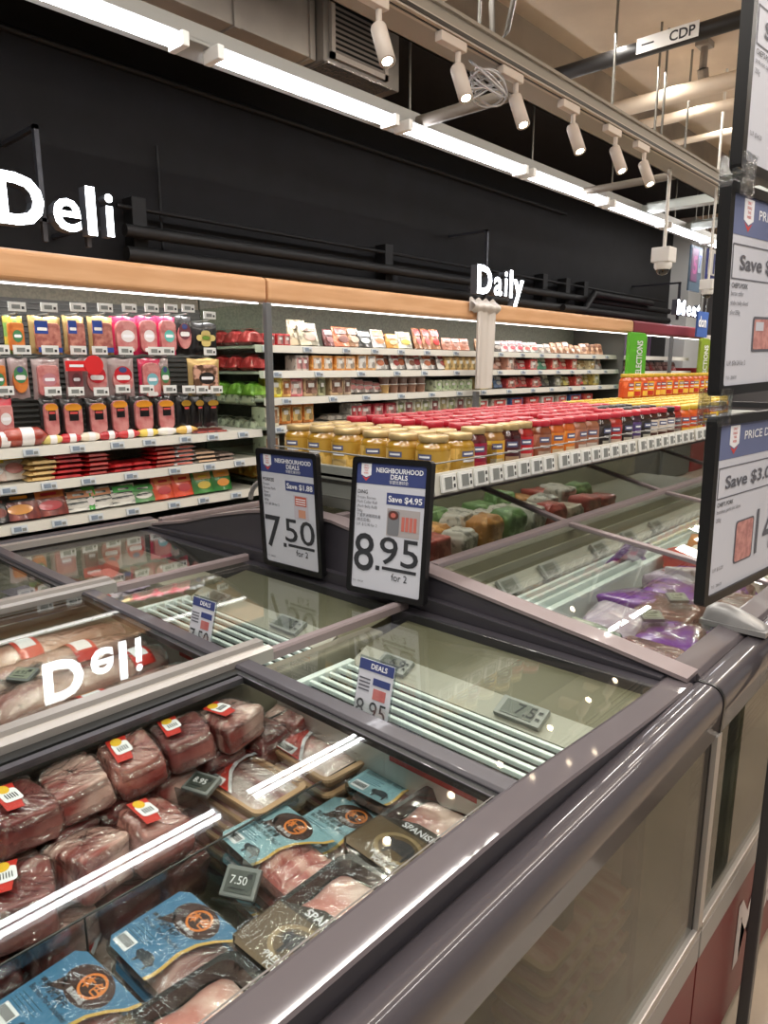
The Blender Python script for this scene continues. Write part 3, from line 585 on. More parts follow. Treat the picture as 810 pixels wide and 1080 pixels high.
def stand_pouch(x, z, w, h, m, top, label, y=4.1, d=.06, lean=-12, group=None, lab2=WHITE, name='standing_pouch'):
    t = empty(name, x, y, z + .007, label, 'pouch', group, (R(lean), 0, R(random.uniform(-8, 8))))
    mb = MB(m)
    for sg in (-1, 1):
        mb.grid(lambda u, v, s=sg: ((u - .5) * w * (1 + .05 * math.sin(PI * v)), s * d / 2 * (1 - v) ** .6 * (.35 + .65 * (4 * u * (1 - u)) ** .5) + .004 * math.sin(11 * u + 5 * v), h * v), 8, 8, m)
    mb.grid(lambda u, v: ((u - .5) * w, (v - .5) * d * (.35 + .65 * (4 * u * (1 - u)) ** .5), .002), 8, 2, m); mb.build('pouch', t)
    mb = MB(top, lab2); yy = -d / 2 * .8 - .006
    Q = lambda pts, s=0: [(p[0], -d / 2 * (1 - p[1] / h) ** .6 - .006 - s, p[1]) for p in pts]
    mb.add(Q([(-w * .42, h * .62), (w * .42, h * .62), (w * .42, h * .92), (-w * .42, h * .92)]), [(0, 1, 2, 3)], top); mb.add(Q(ell(w * .66, h * .34, 16, 0, h * .36)), [tuple(range(16))], lab2); mb.add(Q(rrect(w * .44, h * .1, .004, 2, 0, h * .76), .002), [tuple(range(12))], lab2)
    mb.build('label', t)
def box_pack(x, z, w, h, d, m, lab, label, y=4.1, name='boxed_pack', group=None, cat='pack', lab2=None, bev=.01):
    t = empty(name, x, y, z, label, cat, group, (0, 0, R(random.uniform(-5, 5))))
    mb = MB(m); mb.box(-w / 2, w / 2, -d / 2, d / 2, 0, h); mb.build('pack', t, bev)
    mb = MB(lab); yy = -d / 2 - .0015; mb.add([(-w * .38, yy, h * .16), (w * .38, yy, h * .16), (w * .38, yy, h * .84), (-w * .38, yy, h * .84)], [(0, 1, 2, 3)], lab)
    mb.add([(p[0], yy - .001, p[1]) for p in rrect(w * .4, h * .22, .004, 2, 0, h * .6)], [tuple(range(12))], lab2 or WHITE)
    mb.add([(-w * .34, -d * .3, h + .0012), (w * .34, -d * .3, h + .0012), (w * .34, d * .3, h + .0012), (-w * .34, d * .3, h + .0012)], [(0, 1, 2, 3)], lab); mb.build('label', t)
def cup_pack(x, z, r, h, m, lid, label, y=4.1, name='food_cup', group=None):
    t = empty(name, x, y, z, label, 'cup', group)
    mb = MB(m); mb.lathe([(r * .82, 0), (r * .97, h * .92), (r, h * .92)], 0, 0, 16); mb.build('cup', t)
    mb = MB(lid); mb.lathe([(r * 1.04, h * .92), (r * 1.05, h * .98), (r * .95, h), (.0, h)], 0, 0, 16, cap=False); mb.build('lid', t)
# deli shelf A: sausages
SX = lambda px, py=470: onY(px, py, 4.05).x
rollspec = [(3, SAUS, white_l, .17, .045, 'thick brown sausage in the left corner of the upper deli shelf'), (26, SAUS, white_l, .24, .052, 'thick brown sausage with a broad white label on the upper deli shelf')]
cols = [(cm((206, 190, 110)), 'yellow'), (cm((186, 40, 48)), 'red'), (cm((222, 210, 190)), 'cream'), (cm((170, 36, 44)), 'dark red'), (cm((190, 48, 50)), 'red'), (cm((220, 196, 90)), 'yellow'), (cm((228, 224, 216)), 'white'), (cm((214, 176, 90)), 'amber')]
for k, (m, nm) in enumerate(cols): rollspec.append((56 + k * 20.5, m, white_l, .135, .027, f'small wrapped sausage with {nm} wrapper, {ORD[k]} of the small ones on its shelf'))
for px, m, l, w, r, lab in rollspec: sausage_roll(SX(px), -.424, w, r, m, l, lab)
for k in range(3): flat_stack(SX(212 + k * 9, 468), -.424, .10, 1, SAUS, plum, f'dark vacuum pack of small sausages, {ORD[k]} at the right end of the upper deli shelf', name='vacuum_pack')
# deli shelf B
RED = M('bacon_red', (196, 44, 46), .3, coat=.5, col2=(160, 28, 34), nscale=20); CREAM = cm((222, 190, 128)); BACON = M('bacon', (206, 120, 104), .3, coat=.6, col2=(176, 60, 58), nscale=10, stretch=(1, 6, 1))
stand_pouch(SX(0, 515), -.617, .12, .16, cm((222, 200, 190)), yell, 'white meat pouch cut by the picture edge on the middle deli shelf', lean=-18)
stand_pouch(SX(20, 512), -.617, .15, .18, cm((214, 206, 196)), yell, 'white meat pouch with yellow header on the middle deli shelf', lean=-18, lab2=HAM)
flat_stack(SX(44, 510), -.617, .17, 4, CREAM, CREAM, 'cream coloured flat sausage pack', hh=.03)
flat_stack(SX(70, 508), -.617, .19, 5, RED, RED, 'glossy red flat pack in the wide red pile', hh=.028)
flat_stack(SX(100, 506), -.617, .15, 5, M('dull_red', (176, 70, 66), .3, coat=.5), RED, 'red and pink flat pack beside the wide red pile', hh=.026)
flat_stack(SX(126, 504), -.617, .15, 2, RED, RED, 'red flat pack in the low left pile', hh=.028)
flat_stack(SX(148, 503), -.617, .15, 2, RED, RED, 'red flat pack in the low right pile', hh=.028)
flat_stack(SX(172, 500), -.617, .18, 5, BACON, RED, 'bacon pack in the left bacon pile', hh=.026, d=.18)
flat_stack(SX(193, 498), -.617, .15, 5, BACON, white_l, 'bacon pack in the right bacon pile', hh=.026, d=.18)
flat_stack(SX(216, 495), -.617, .19, 3, cm((214, 180, 150)), cm((150, 140, 128)), 'grey clear-wrapped pack near the glass partition', hh=.026, d=.18)
flat_stack(SX(236, 494), -.617, .15, 2, cm((150, 130, 120)), cm((128, 116, 108)), 'brownish wrapped pack nearest the glass partition', hh=.026, d=.18)
# deli shelf C
BRN = M('sausage_bunch', (150, 74, 62), .35, coat=.6, col2=(110, 44, 40), nscale=16, stretch=(3, 1, 1)); STR = M('white_black_print', (222, 222, 214), .4, col2=(60, 70, 70), nscale=10, stretch=(.6, .6, 5), lo=.5, hi=.56)
for px, m, tp, l2, w, h, lab in ((-2, BLKP, BLKP, BRN, .10, .15, 'black pouch at the left end of the bottom deli shelf'), (20, BRN, BLKP, orange_l, .20, .165, 'brown sausage pouch with orange oval label on the bottom deli shelf'), (52, BRN, orange, red_l, .20, .165, 'brown sausage pouch with red label on the bottom deli shelf'),
    (83, STR, cm((214, 150, 110)), STR, .15, .13, 'white striped pouch with peach top beside the brown sausage pouches'), (95, cm((60, 160, 60)), cm((80, 180, 70)), white_l, .08, .14, 'narrow bright green pouch leaning between the striped pouches'), (107, STR, cm((214, 150, 110)), STR, .15, .13, 'white striped pouch just right of the narrow green pouch'), (131, STR, cm((80, 180, 90)), STR, .16, .13, 'white striped pouch with green top, middle of the shelf'), (151, cm((96, 150, 96)), cm((60, 150, 70)), STR, .17, .115, 'low green and white pouch before the orange pouches'),
    (173, cm((222, 92, 60)), cm((226, 140, 90)), red_l, .15, .15, 'orange-red pouch left of its twin on the bottom deli shelf'), (194, cm((220, 84, 58)), cm((230, 150, 96)), red_l, .15, .155, 'orange-red pouch right of its twin on the bottom deli shelf'), (215, cm((60, 130, 60)), cm((206, 160, 96)), yell, .15, .15, 'green and yellow pouch, left of the pair by the partition'), (235, cm((44, 120, 52)), cm((214, 150, 80)), orange_l, .15, .155, 'green and orange pouch, right of the pair by the partition')):
    stand_pouch(SX(px, 530), -.834, w, h, m, tp, lab, y=4.05, lab2=l2)
# ---- dairy chiller, seen from its shelves top to bottom
def c(*a):
    # printed wrapper: the ground colour broken up by lighter or darker print
    b = [min(240, v + 46) if sum(a) < 480 else max(30, int(v * .68)) for v in a]
    return M('print_%d_%d_%d' % tuple(a), a, .32, coat=.4, col2=b, nscale=20, lo=.52, hi=.58, bump=.12, bscale=25)
SHN = ['top', 'second', 'third', 'fourth', 'fifth', 'sixth']
def where(sh, k, reg): return f'{od(k)} from the {"grey post" if reg == 0 else "strip curtain" if reg == 1 else "wine canopy end"} on the {SHN[sh]} {"chiller" if reg < 2 else "red-canopy"} shelf'
# behind-partition packs (x 3.14-3.6 seen through the glass and right of the post)
def item(kind, x, z, w, h, m, l, label, y=4.18):
    g = 'packs in the long chiller'
    if kind == 'p': stand_pouch(x, z, w, h, m, l, label, y=y, lean=-14, group=g, lab2=l)
    elif kind == 'b': box_pack(x, z, w, h, .14, m, l, label, y=y, group=g, bev=.012)
    elif kind == 'f': flat_stack(x, z, w, 1, l, m, label, y=y, hh=h, d=.16, group=g)
    elif kind == 'c': cup_pack(x, z, w / 2, h, m, l, label, y=y, group=g)
DX = lambda px, py=400: onY(px, py, 4.12).x
cnt = {}
def put(sh, kind, px, wpx, h, col, nm, lcol, reg=0, z=None, y=4.18, dz=0.0, rows=1):
    z0 = DAIS[sh][0] + .001 + dz; x = DX(px); w = DX(px + wpx / 2) - DX(px - wpx / 2)
    k = cnt.get((sh, reg, 0), 0); cnt[(sh, reg, 0)] = k + 1
    noun = {'p': 'pouch', 'b': 'pack', 'f': 'flat pack', 'c': 'cup'}[kind]
    item(kind, x, z0, w * .94, h * (1.18 if kind != 'f' else 1), col, lcol, f'{nm} {noun}, {where(sh, k, reg)}', y)
for px in (287, 296, 303): put(0, 'b', px, 8, .075, c(186, 52, 56), 'red', c(216, 160, 156))
put(0, 'p', 322, 20, .17, c(214, 200, 170), 'pale sliced meat', c(226, 214, 196)); put(0, 'p', 329, 20, .15, c(222, 214, 188), 'cream sliced meat', c(220, 190, 176), y=4.14)
put(0, 'p', 353, 10, .12, c(110, 60, 60), 'dark maroon', c(160, 110, 110)); put(0, 'p', 367, 20, .14, c(206, 120, 86), 'salmon-coloured', c(120, 60, 44)); put(0, 'p', 379, 14, .14, c(150, 110, 80), 'brown', c(206, 180, 160)); put(0, 'p', 390, 18, .125, c(30, 34, 34), 'black', c(206, 210, 206)); put(0, 'p', 405, 16, .135, c(228, 226, 222), 'white and orange', c(214, 120, 60)); put(0, 'p', 419, 12, .11, c(196, 140, 60), 'amber', c(220, 200, 150)); put(0, 'p', 432, 16, .13, c(224, 224, 210), 'white and yellow', c(200, 180, 70))
for k in range(3): put(0, 'p', 446 + k * 9, 9, .165, c(150, 100, 66), 'tall brown and red', c(200, 60, 60))
for k in range(3): put(0, 'p', 476 + k * 9, 9, .1, c(190, 130, 110), 'pinkish', c(170, 120, 100))
for k, px in enumerate((316, 322)): put(1, 'b', px, 8, .10, c(226, 214, 206), 'white and pink', c(206, 150, 150))
for k, px in enumerate((334, 345, 358, 369)): put(1, 'b', px, 12, .10, c(216, 140, 64), 'orange', c(232, 214, 196))
for k, px in enumerate((381, 391)): put(1, 'b', px, 11, .12, c(206, 150, 90), 'amber', c(230, 226, 220))
for k in range(9): put(1, 'p', 402 + k * 8.2, 11, .13 + .02 * (k % 2), c(230, 228, 224), 'white speckled', [c(180, 100, 60), c(120, 70, 50), c(160, 60, 60)][k % 3], y=4.14 + .03 * (k % 2))
for k in range(5): put(1, 'b', 472 + k * 6.5, 7, .11, c(214, 176, 110), 'amber and cream', c(230, 206, 150))
put(2, 'b', 290, 14, .13, c(222, 196, 56), 'yellow', c(232, 216, 130)); put(2, 'b', 301, 10, .12, c(206, 160, 90), 'yellow and tan', c(150, 90, 50)); put(2, 'b', 312, 14, .115, c(206, 110, 116), 'pink', c(226, 196, 190)); 
put(2, 'b', 327, 16, .12, c(206, 176, 140), 'cream printed', c(110, 76, 60)); put(2, 'b', 339, 8, .12, c(190, 190, 150), 'cream and green', c(90, 90, 60)); put(2, 'b', 355, 14, .12, c(206, 176, 140), 'cream printed', c(110, 76, 60)); put(2, 'b', 366, 8, .12, c(170, 150, 130), 'tan', c(100, 70, 60))
for k, px in enumerate((376, 384, 393, 402)): put(2, 'p', px, 13, .11 - k * .012, c(226, 220, 216), 'white and pink', c(214, 150, 150))
for k in range(5):
    put(2, 'c', 410 + k * 9.4, 9, .065, c(150, 110, 90) if k else c(200, 160, 100), 'lower brown', WHITE); put(2, 'c', 410 + k * 9.4, 9, .065, c(120, 90, 80), 'upper brown', WHITE, dz=.067)
for k in range(5): put(2, 'b', 462 + k * 8, 8, .09, c(206, 214, 186), 'pale green', c(150, 170, 130))
for k in range(4): put(3, 'b', 288 + k * 12, 12, .125, c(194, 116, 44), 'orange-brown', c(226, 196, 130))
for k in range(3): put(3, 'f', 350 + k * 9, 11, .05, c(206, 200, 190), 'grey-white', c(180, 176, 168))
for k in range(2): put(3, 'b', 372 + k * 6, 7, .11, c(226, 220, 212), 'white and red', c(180, 50, 60))
for k in range(3): put(3, 'b', 385 + k * 13, 13, .10, c(172, 38, 56), 'crimson', c(222, 160, 160))
for k in range(10): put(3, 'b', 422 + k * 9, 9, .115 + .03 * (k == 5), c(230, 228, 216), 'white', [c(190, 196, 150), c(120, 60, 60), c(150, 140, 100)][k % 3])
# packs glimpsed through the partition, left of the post
QX = [(c(186, 60, 64), 'red'), (c(190, 52, 56), 'red'), (c(140, 190, 70), 'lime green'), (c(224, 220, 200), 'white'), (c(226, 222, 206), 'cream'), (c(222, 150, 60), 'orange')]
for sh, (m, nm) in enumerate(QX):
    for k in range(3):
        if sh == 3 or sh == 4: box_pack(3.2 + .14 * k, DAIS[sh][0] + .001, .13, .14, .16, m, c(150, 110, 80), f'{nm} pack standing behind the glass partition on the {SHN[sh]} shelf', y=4.12 + .18 * (k % 2), group='packs by the partition') if not (k > 0) else None
        flat_stack(3.16, DAIS[sh][0] + .001 if not (sh in (3, 4)) else DAIS[sh][0] + .145, .14, 1, m, m, f'{nm} flat pack behind the glass partition, {["front", "middle", "rear"][k]} one on the {SHN[sh]} shelf', y=4.2 + .18 * k, hh=.12, d=.16, group='packs by the partition')
# second stretch, beyond the curtain
P1 = [[('brown', c(150, 112, 80), c(190, 150, 110))] * 2 + [('dark', c(60, 56, 54), c(150, 140, 130))] + [('white and red', c(226, 214, 214), c(200, 40, 60))] * 3 + [('white and green', c(206, 214, 206), c(190, 70, 60))] * 2 + [('grey', c(120, 110, 100), c(170, 150, 130))] * 2 + [('brown', c(140, 100, 72), c(190, 140, 100))] * 5 + [('tan', c(170, 130, 100), c(120, 80, 60))] * 4,
 [('white', c(226, 222, 218), c(206, 150, 120))] * 2 + [('pink', c(206, 150, 130), c(226, 200, 190))] * 2 + [('maroon', c(110, 50, 50), c(170, 120, 110))] + [('red', c(190, 50, 54), c(226, 206, 200))] * 2 + [('green', c(60, 140, 110), c(206, 220, 206))] * 2 + [('red', c(186, 56, 50), c(220, 190, 170))] * 4 + [('cream', c(214, 200, 160), c(170, 140, 90))] * 3 + [('white', c(220, 214, 214), c(190, 150, 140))] * 2,
 [('cream', c(226, 206, 150), c(220, 160, 60))] * 2 + [('blue', c(80, 110, 150), c(200, 206, 206))] + [('red', c(180, 60, 60), c(214, 160, 150))] * 5 + [('dark', c(80, 80, 76), c(150, 150, 130))] * 2 + [('pale yellow', c(220, 210, 120), c(226, 226, 190))] * 2 + [('red', c(190, 60, 56), c(220, 180, 170))] * 2 + [('yellow', c(216, 196, 110), c(226, 220, 180))] * 2 + [('dark', c(60, 60, 60), c(110, 110, 100))]]
for sh in range(3):
    n = len(P1[sh])
    for k, (nm, m, l) in enumerate(P1[sh]):
        x = 5.92 + (8.7 - 5.92) * (k + .5) / n; kind = 'p' if sh == 0 or k % 3 else 'b'
        item(kind, x, DAIS[sh][0] + .001, 2.78 / n * .95, .10 + .05 * random.random(), m, l, f'{nm} {"pouch" if kind == "p" else "pack"}, {where(sh, k, 1)}', 4.2)
for k in range(8):
    x = 5.95 + k * .33; item('b', x, DAIS[3][0] + .001, .26, .1, [WHITE, c(214, 200, 190), c(60, 90, 150), c(190, 60, 60)][k % 4], c(190, 60, 60), f'{["white", "beige", "blue", "red"][k % 4]} pack, {where(3, k, 1)}', 4.2)
for sh in range(2):
    for k in range(8):
        x = 9.35 + k * .25; m, nm = [(c(90, 50, 56), 'maroon'), (c(150, 60, 64), 'red'), (c(120, 90, 90), 'grey')][(k + sh) % 3]
        item('p', x, [-.05, -.25][sh] + .001, .22, .13, m, c(160, 120, 124), f'{nm} pouch, {where(sh, k, 2)}', 4.2)

U, FL = 0.75, 2.0
# ================================================================ NEAR CHEST FREEZER (end cabinet)
X0, X1 = -1.3, 1.60
fo = (0.4, 1.7, -2.0)
fz = empty('chest_freezer', *fo, 'large grey chest freezer with sliding glass lids nearest the camera', 'freezer')
def fp(mb, name, bevel=0.0, parent=None, seg=2): return mb.build(name, parent or fz, bevel, fo, seg)
BUMP = [(.495, -.82), (.430, -.82), (.427, -.752)] + [(.462 - .035 * math.cos(a), -.747 + .040 * math.sin(a)) for a in [i * PI / 24 for i in range(0, 13)]] + [(.485, -.707), (.495, -.713)]
mb = MB(FRAMEB); mb.prism(BUMP, 'x', X0, X1 - .004, smooth=True)
fp(mb, 'bumper_rail')
mb = MB(BLACK); mb.prism([(p + (-.002 if p < .46 else 0), q + (.002 if q > -.76 else 0)) for p, q in BUMP], 'x', X1 - .006, X1 + .006); fp(mb, 'seam_strip')
def rimh(x):
    t = min(1, max(0, (x - .75) / .82)); t = t * t * (3 - 2 * t); return -.668 - .038 * t
sec = [(.497, -.08), (.491, -.03), (.489, -.004), (.493, .0), (.545, .0), (.553, -.004), (.553, -.045)]
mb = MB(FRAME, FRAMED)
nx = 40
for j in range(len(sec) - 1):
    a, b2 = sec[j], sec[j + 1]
    mb.grid(lambda u, v, a=a, b2=b2: (X0 + (1.575 - X0) * u, a[0] + (b2[0] - a[0]) * v, rimh(X0 + (1.575 - X0) * u) + a[1] + (b2[1] - a[1]) * v), nx, 1, FRAMED if j < 2 else FRAME, smooth=False)  # outer upright faces darker: their shade is put into the colour
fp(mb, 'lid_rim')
mb = MB(ALU); mb.grid(lambda u, v: (X0 + (.87 - X0) * u, .557 + .006 * v, rimh(X0 + (.87 - X0) * u) - .006 - .004 * v), 20, 1); fp(mb, 'lid_rim_trim')
# body below
mb = MB(GF); mb.box(X0, 1.57, .437, .444, -1.325, -.80); fp(mb, 'front_glass')
mb = MB(ALU); mb.box(X0, X1, .425, .46, -1.345, -1.322); fp(mb, 'glass_sill', .003)
mb = MB(M('trim_grey', (146, 142, 138), .45)); mb.box(X0, X1 - .003, .425, .46, -1.425, -1.347); fp(mb, 'lower_trim', .003)
mb = MB(M('panel_red', (106, 28, 31), .42)); mb.box(X0, X1 - .003, .428, .46, -1.86, -1.427); fp(mb, 'red_panel')
mb = MB(M('kick_grey', (106, 104, 104), .5)); mb.box(X0, X1, .47, 2.9, -2.0, -1.86); fp(mb, 'kick_plate')
mb = MB(ALU, BLACK); mb.box(1.572, 1.603, .425, .45, -1.33, -.815, ALU); mb.box(1.566, 1.572, .436, .45, -1.33, -.815, BLACK); fp(mb, 'corner_post')
mb = MB(LINER); mb.box(X0, 1.57, .46, 2.95, -1.86, -1.33); mb.box(X0, 1.57, .60, 2.88, -1.33, -1.08); mb.box(X0, 1.57, .47, .60, -1.33, -1.24); mb.box(1.30, 1.57, .47, 2.9, -1.33, -.80)
mb.box(X0, 1.57, 2.86, 2.93, -1.33, -.74)
for y in (1.32, 2.11): mb.box(X0, 1.40, y - .03, y + .03, -1.1, -.74)
fp(mb, 'basin_liner', .006)
mb = MB(M('basin_post', (70, 74, 78), .5)); mb.box(1.27, 1.30, .47, .50, -1.33, -.80); mb.box(1.02, 1.06, .50, .53, -1.33, -.8); fp(mb, 'inner_post')
mb = MB(M('back_body', (96, 92, 98), .45)); mb.box(X0, X1, 2.90, 2.97, -1.86, -.75); fp(mb, 'back_body', .01)
# rails between the three rows of lids
def arail(y, x1, wide, name):
    mb = MB(ALU); w = .034 if wide else .022
    mb.prism([(y - w, -.70), (y - w, -.668), (y - w * .45, -.664), (y - w * .4, -.670), (y + w * .1, -.670), (y + w * .2, -.660), (y + w, -.660), (y + w, -.70)], 'x', X0, x1)
    fp(mb, name)
for y in (1.32, 2.11):
    arail(y, 1.0, True, 'centre_rail')
    mb = MB(BULKTOP); mb.prism([(y - .013, -.71), (y - .013, -.690), (y - .009, -.684), (y + .009, -.684), (y + .013, -.690), (y + .013, -.71)], 'x', 1.0, 1.53); fp(mb, 'centre_rail')
    mb = MB(GASKET); mb.box(X0, .90, y - .062, y - .034, -.705, -.684); mb.box(X0, .90, y - .085, y - .068, -.70, -.686, LIDBAR); fp(mb, 'rail_gasket')
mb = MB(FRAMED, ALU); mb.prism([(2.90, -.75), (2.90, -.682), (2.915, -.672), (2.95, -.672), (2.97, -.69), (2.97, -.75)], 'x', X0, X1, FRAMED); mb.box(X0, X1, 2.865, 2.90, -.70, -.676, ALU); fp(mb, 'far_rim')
rows = [(.55, 1.26), (1.355, 2.05), (2.145, 2.865)]
for i, (ya, yb) in enumerate(rows):
    mb = MB(GL); dz = .012 if i == 1 else 0; mb.prism([(ya, -.693), (yb, -.693 + dz), (yb, -.687 + dz), (ya, -.687)], 'x', X0, .885); ld = fp(mb, 'sliding_lid')
    mb = MB(LIDBAR, GASKET); mb.prism([(.888, -.70), (.886, -.680), (.892, -.674), (.928, -.674), (.934, -.680), (.934, -.70)], 'y', ya - .0, yb + .03, LIDBAR); mb.box(.872, .887, ya, yb, -.70, -.683, GASKET); mb.box(.936, .945, ya, yb, -.71, -.69, GASKET)
    fp(mb, 'lid_handle_bar', .002, ld)
    mb = MB(GL); mb.box(.90, 1.505, ya, yb, -.712, -.706); fp(mb, 'fixed_glass')
    if i == 2: continue
    # air grille across the end of the basin
    g = MB(M('grille_shade_block', (30, 32, 32), .6)); g.box(1.01, 1.235, ya + .03, yb, -.92, -.783); gr = fp(g, 'air_grille')  # solid dark box paints the shade between the slats
    for k in range(6):
        s = MB(SLAT); x = 1.04 + k * .033; s.box(x, x + .011, ya + .03, yb - .01, -.776, -.765); fp(s, 'grille_slat', .002, gr)
    s = MB(SLAT); s.box(.985, 1.012, ya + .02, yb, -.90, -.775); s.box(1.012, 1.235, yb - .02, yb, -.82, -.76); fp(s, 'grille_frame', .003, gr)
    if i < 2:
        s = MB(cm((186, 52, 50))); s.box(.9835, .986, ya + .12, ya + .34, -.80, -.778); fp(s, 'red_tag_strip', 0, gr)
    s = MB(M('strip_grey', (170, 168, 156), .45)); s.prism([(1.236, -.80), (1.236, -.775), (1.30, -.745), (1.30, -.80)], 'y', ya + .02, yb); fp(s, 'price_strip')
    s = MB(LINERD); s.prism([(1.30, -.80), (1.30, -.765), (1.52, -.735), (1.52, -.80)], 'y', ya, yb + .03); fp(s, 'sloped_panel')
    for k, (y, big) in enumerate(((ya + .2, 1), (yb - .13, 0))):
        e = MB(M('esl_grey', (150, 152, 148), .35)); e.T = Matrix.Translation((1.27, y, -.757)) @ Matrix.Rotation(R(-25), 4, 'Y') @ Matrix.Rotation(R(-90), 4, 'Z')
        w, h = (.058, .027) if big else (.05, .025)
        e.box(-w, w, -h, h, 0, .012); e.box(-w * .78, w * .6, -h * .75, h * .75, .012, .014, M('esl_screen', (96, 100, 92), .3)); e.text('7.5' if big else '6.9', -w * .2, -h * .5, h * 1.1, ESLD, z=.0145, bold=.01); e.box(w * .7, w * .9, -h * .5, -h * .2, .012, .014, ESLD); e.box(w * .7, w * .9, h * .2, h * .5, .012, .014, ESLD)
        fp(e, 'price_display', .002)
# dark ledge and bulkhead
TOPL = [(.50, -.704), (.69, -.676), (.93, -.647), (1.30, -.600), (1.40, -.566), (1.55, -.528), (1.68, -.508), (1.80, -.503), (1.95, -.510), (2.14, -.537), (2.4, -.592), (2.6, -.645), (2.96, -.715)]
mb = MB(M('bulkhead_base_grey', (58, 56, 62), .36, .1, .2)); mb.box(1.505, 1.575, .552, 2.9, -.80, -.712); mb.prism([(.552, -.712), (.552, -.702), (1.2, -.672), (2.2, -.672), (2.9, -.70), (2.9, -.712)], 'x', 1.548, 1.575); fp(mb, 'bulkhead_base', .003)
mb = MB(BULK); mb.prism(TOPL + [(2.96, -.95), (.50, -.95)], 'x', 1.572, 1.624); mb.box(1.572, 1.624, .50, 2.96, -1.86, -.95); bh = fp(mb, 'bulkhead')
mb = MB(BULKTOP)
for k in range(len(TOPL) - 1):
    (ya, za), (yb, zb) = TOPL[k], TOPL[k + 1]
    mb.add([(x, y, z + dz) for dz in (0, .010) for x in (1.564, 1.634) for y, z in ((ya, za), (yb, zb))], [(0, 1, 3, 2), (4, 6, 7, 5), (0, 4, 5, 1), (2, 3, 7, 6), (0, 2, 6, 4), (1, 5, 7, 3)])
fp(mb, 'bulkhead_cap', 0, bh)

# ================================================================ LONG ISLAND FREEZER beyond the bulkhead
A0, A1 = 1.638, 6.8
io = (4.2, 1.7, -2.0)
iz = empty('island_freezer', *io, 'long island freezer beyond the bulkhead, under the shelf of jars', 'freezer')
def ip(mb, name, bevel=0.0, parent=None): return mb.build(name, parent or iz, bevel, io)
mb = MB(FRAMEB); mb.prism(BUMP, 'x', A0 - .03, A1, smooth=True); ip(mb, 'bumper_rail')
mb = MB(FRAME); mb.prism([(.495, -.80), (.495, -.713), (.505, -.702), (.56, -.69), (.565, -.72), (.565, -.80)], 'x', A0, A1); ip(mb, 'lid_rim', .003)
mb = MB(GF); mb.box(A0, A1, .437, .444, -1.325, -.80); ip(mb, 'front_glass')
mb = MB(ALU); mb.box(A0 - .030, A1, .425, .46, -1.345, -1.322); ip(mb, 'glass_sill', .003)
mb = MB(MATS['trim_grey']); mb.box(A0 - .030, A1, .425, .46, -1.425, -1.347); ip(mb, 'lower_trim', .003)
mb = MB(MATS['panel_red']); mb.box(A0 - .030, A1, .428, .46, -1.86, -1.427); rp = ip(mb, 'red_panel')
q1 = onY(773, 1021, .425); 
mb = MB(M('panel_letter', (206, 196, 194), .5)); mb.T = Matrix.Translation((q1.x, .4265, q1.z)) @ Matrix.Rotation(R(90), 4, 'X'); mb.text('Meat', 0, 0, .20, MATS['panel_letter'], bold=.03); ip(mb, 'lettering', 0, rp)
mb = MB(MATS['kick_grey']); mb.box(A0, A1, .47, 2.9, -2.0, -1.86); ip(mb, 'kick_plate')
mb = MB(LINER); mb.box(A0, A1, .46, 2.95, -1.86, -1.33); mb.box(A0, A1, .62, 2.8, -1.33, -1.02); mb.box(A0, A1, 1.26, 1.30, -1.02, -.66); mb.box(A0, A1, 2.86, 2.93, -1.33, -.74)
for k in range(14): mb.box(A0, A1, .612, .62, -1.30 + k * .02, -1.292 + k * .02)
ip(mb, 'basin_liner')
mb = MB(MATS['back_body']); mb.box(A0, A1, 2.90, 2.97, -1.86, -.75); ip(mb, 'back_body', .01)
def beam(p, q, w, h, m, name, parent=None):
    p, q = Vector(p), Vector(q); d = (q - p).normalized(); s = d.cross(Vector((0, 0, 1))).normalized() * w / 2; u = s.normalized().cross(d) * h
    mb = MB(m); mb.add([p + s, p - s, q - s, q + s, p + s + u, p - s + u, q - s + u, q + s + u], [(0, 3, 2, 1), (4, 5, 6, 7), (0, 1, 5, 4), (1, 2, 6, 5), (2, 3, 7, 6), (3, 0, 4, 7)]); return ip(mb, name, .003, parent)
for y, z in ((1.30, -.606), (1.72, -.512), (2.14, -.56), (2.92, -.70)): beam((A0, y, z), (A1, y, z), .036, .018, BULKTOP, 'lid_rail')
seams = [A0 + .02, 2.48, 3.45, 4.42, 5.4, 6.37]
prof = [(.56, -.697), (1.285, -.606), (1.315, -.60), (1.705, -.508), (1.735, -.508), (2.125, -.555), (2.155, -.56), (2.905, -.70)]
for k in range(len(seams) - 1):
    a, b2 = seams[k] + .02, seams[k + 1] - .02
    for (p, q) in ((prof[0], prof[1]), (prof[2], prof[3]), (prof[4], prof[5]), (prof[6], prof[7])):
        mb = MB(GL); mb.prism([(p[0], p[1]), (q[0], q[1]), (q[0], q[1] + .006), (p[0], p[1] + .006)], 'x', a, b2); ip(mb, 'sliding_lid')
for x in seams[1:]:
    for (p, q) in ((prof[0], prof[1]), (prof[2], prof[3]), (prof[4], prof[5]), (prof[6], prof[7])): beam((x, p[0], p[1] - .004), (x, q[0], q[1] - .004), .034, .016, BULKTOP, 'lid_cross_bar')
for k in range(3): 
    s = MB(SLAT); y = 1.10 + k * .04; s.box(1.75, 6.4, y, y + .014, -.79, -.75); ip(s, 'grille_slat', .002)
s = MB(DARK); s.box(1.75, 6.4, 1.085, 1.215, -.86, -.79); ip(s, 'grille_shade_block')  # dark block standing in for shade below the island slats
s = MB(SLAT); s.box(1.75, 6.4, 1.06, 1.085, -.86, -.765); ip(s, 'grille_frame', .003)
s = MB(MATS['strip_grey']); s.prism([(1.215, -.79), (1.215, -.745), (1.255, -.70), (1.262, -.70), (1.262, -.79)], 'x', 1.75, 6.4); ip(s, 'price_strip')
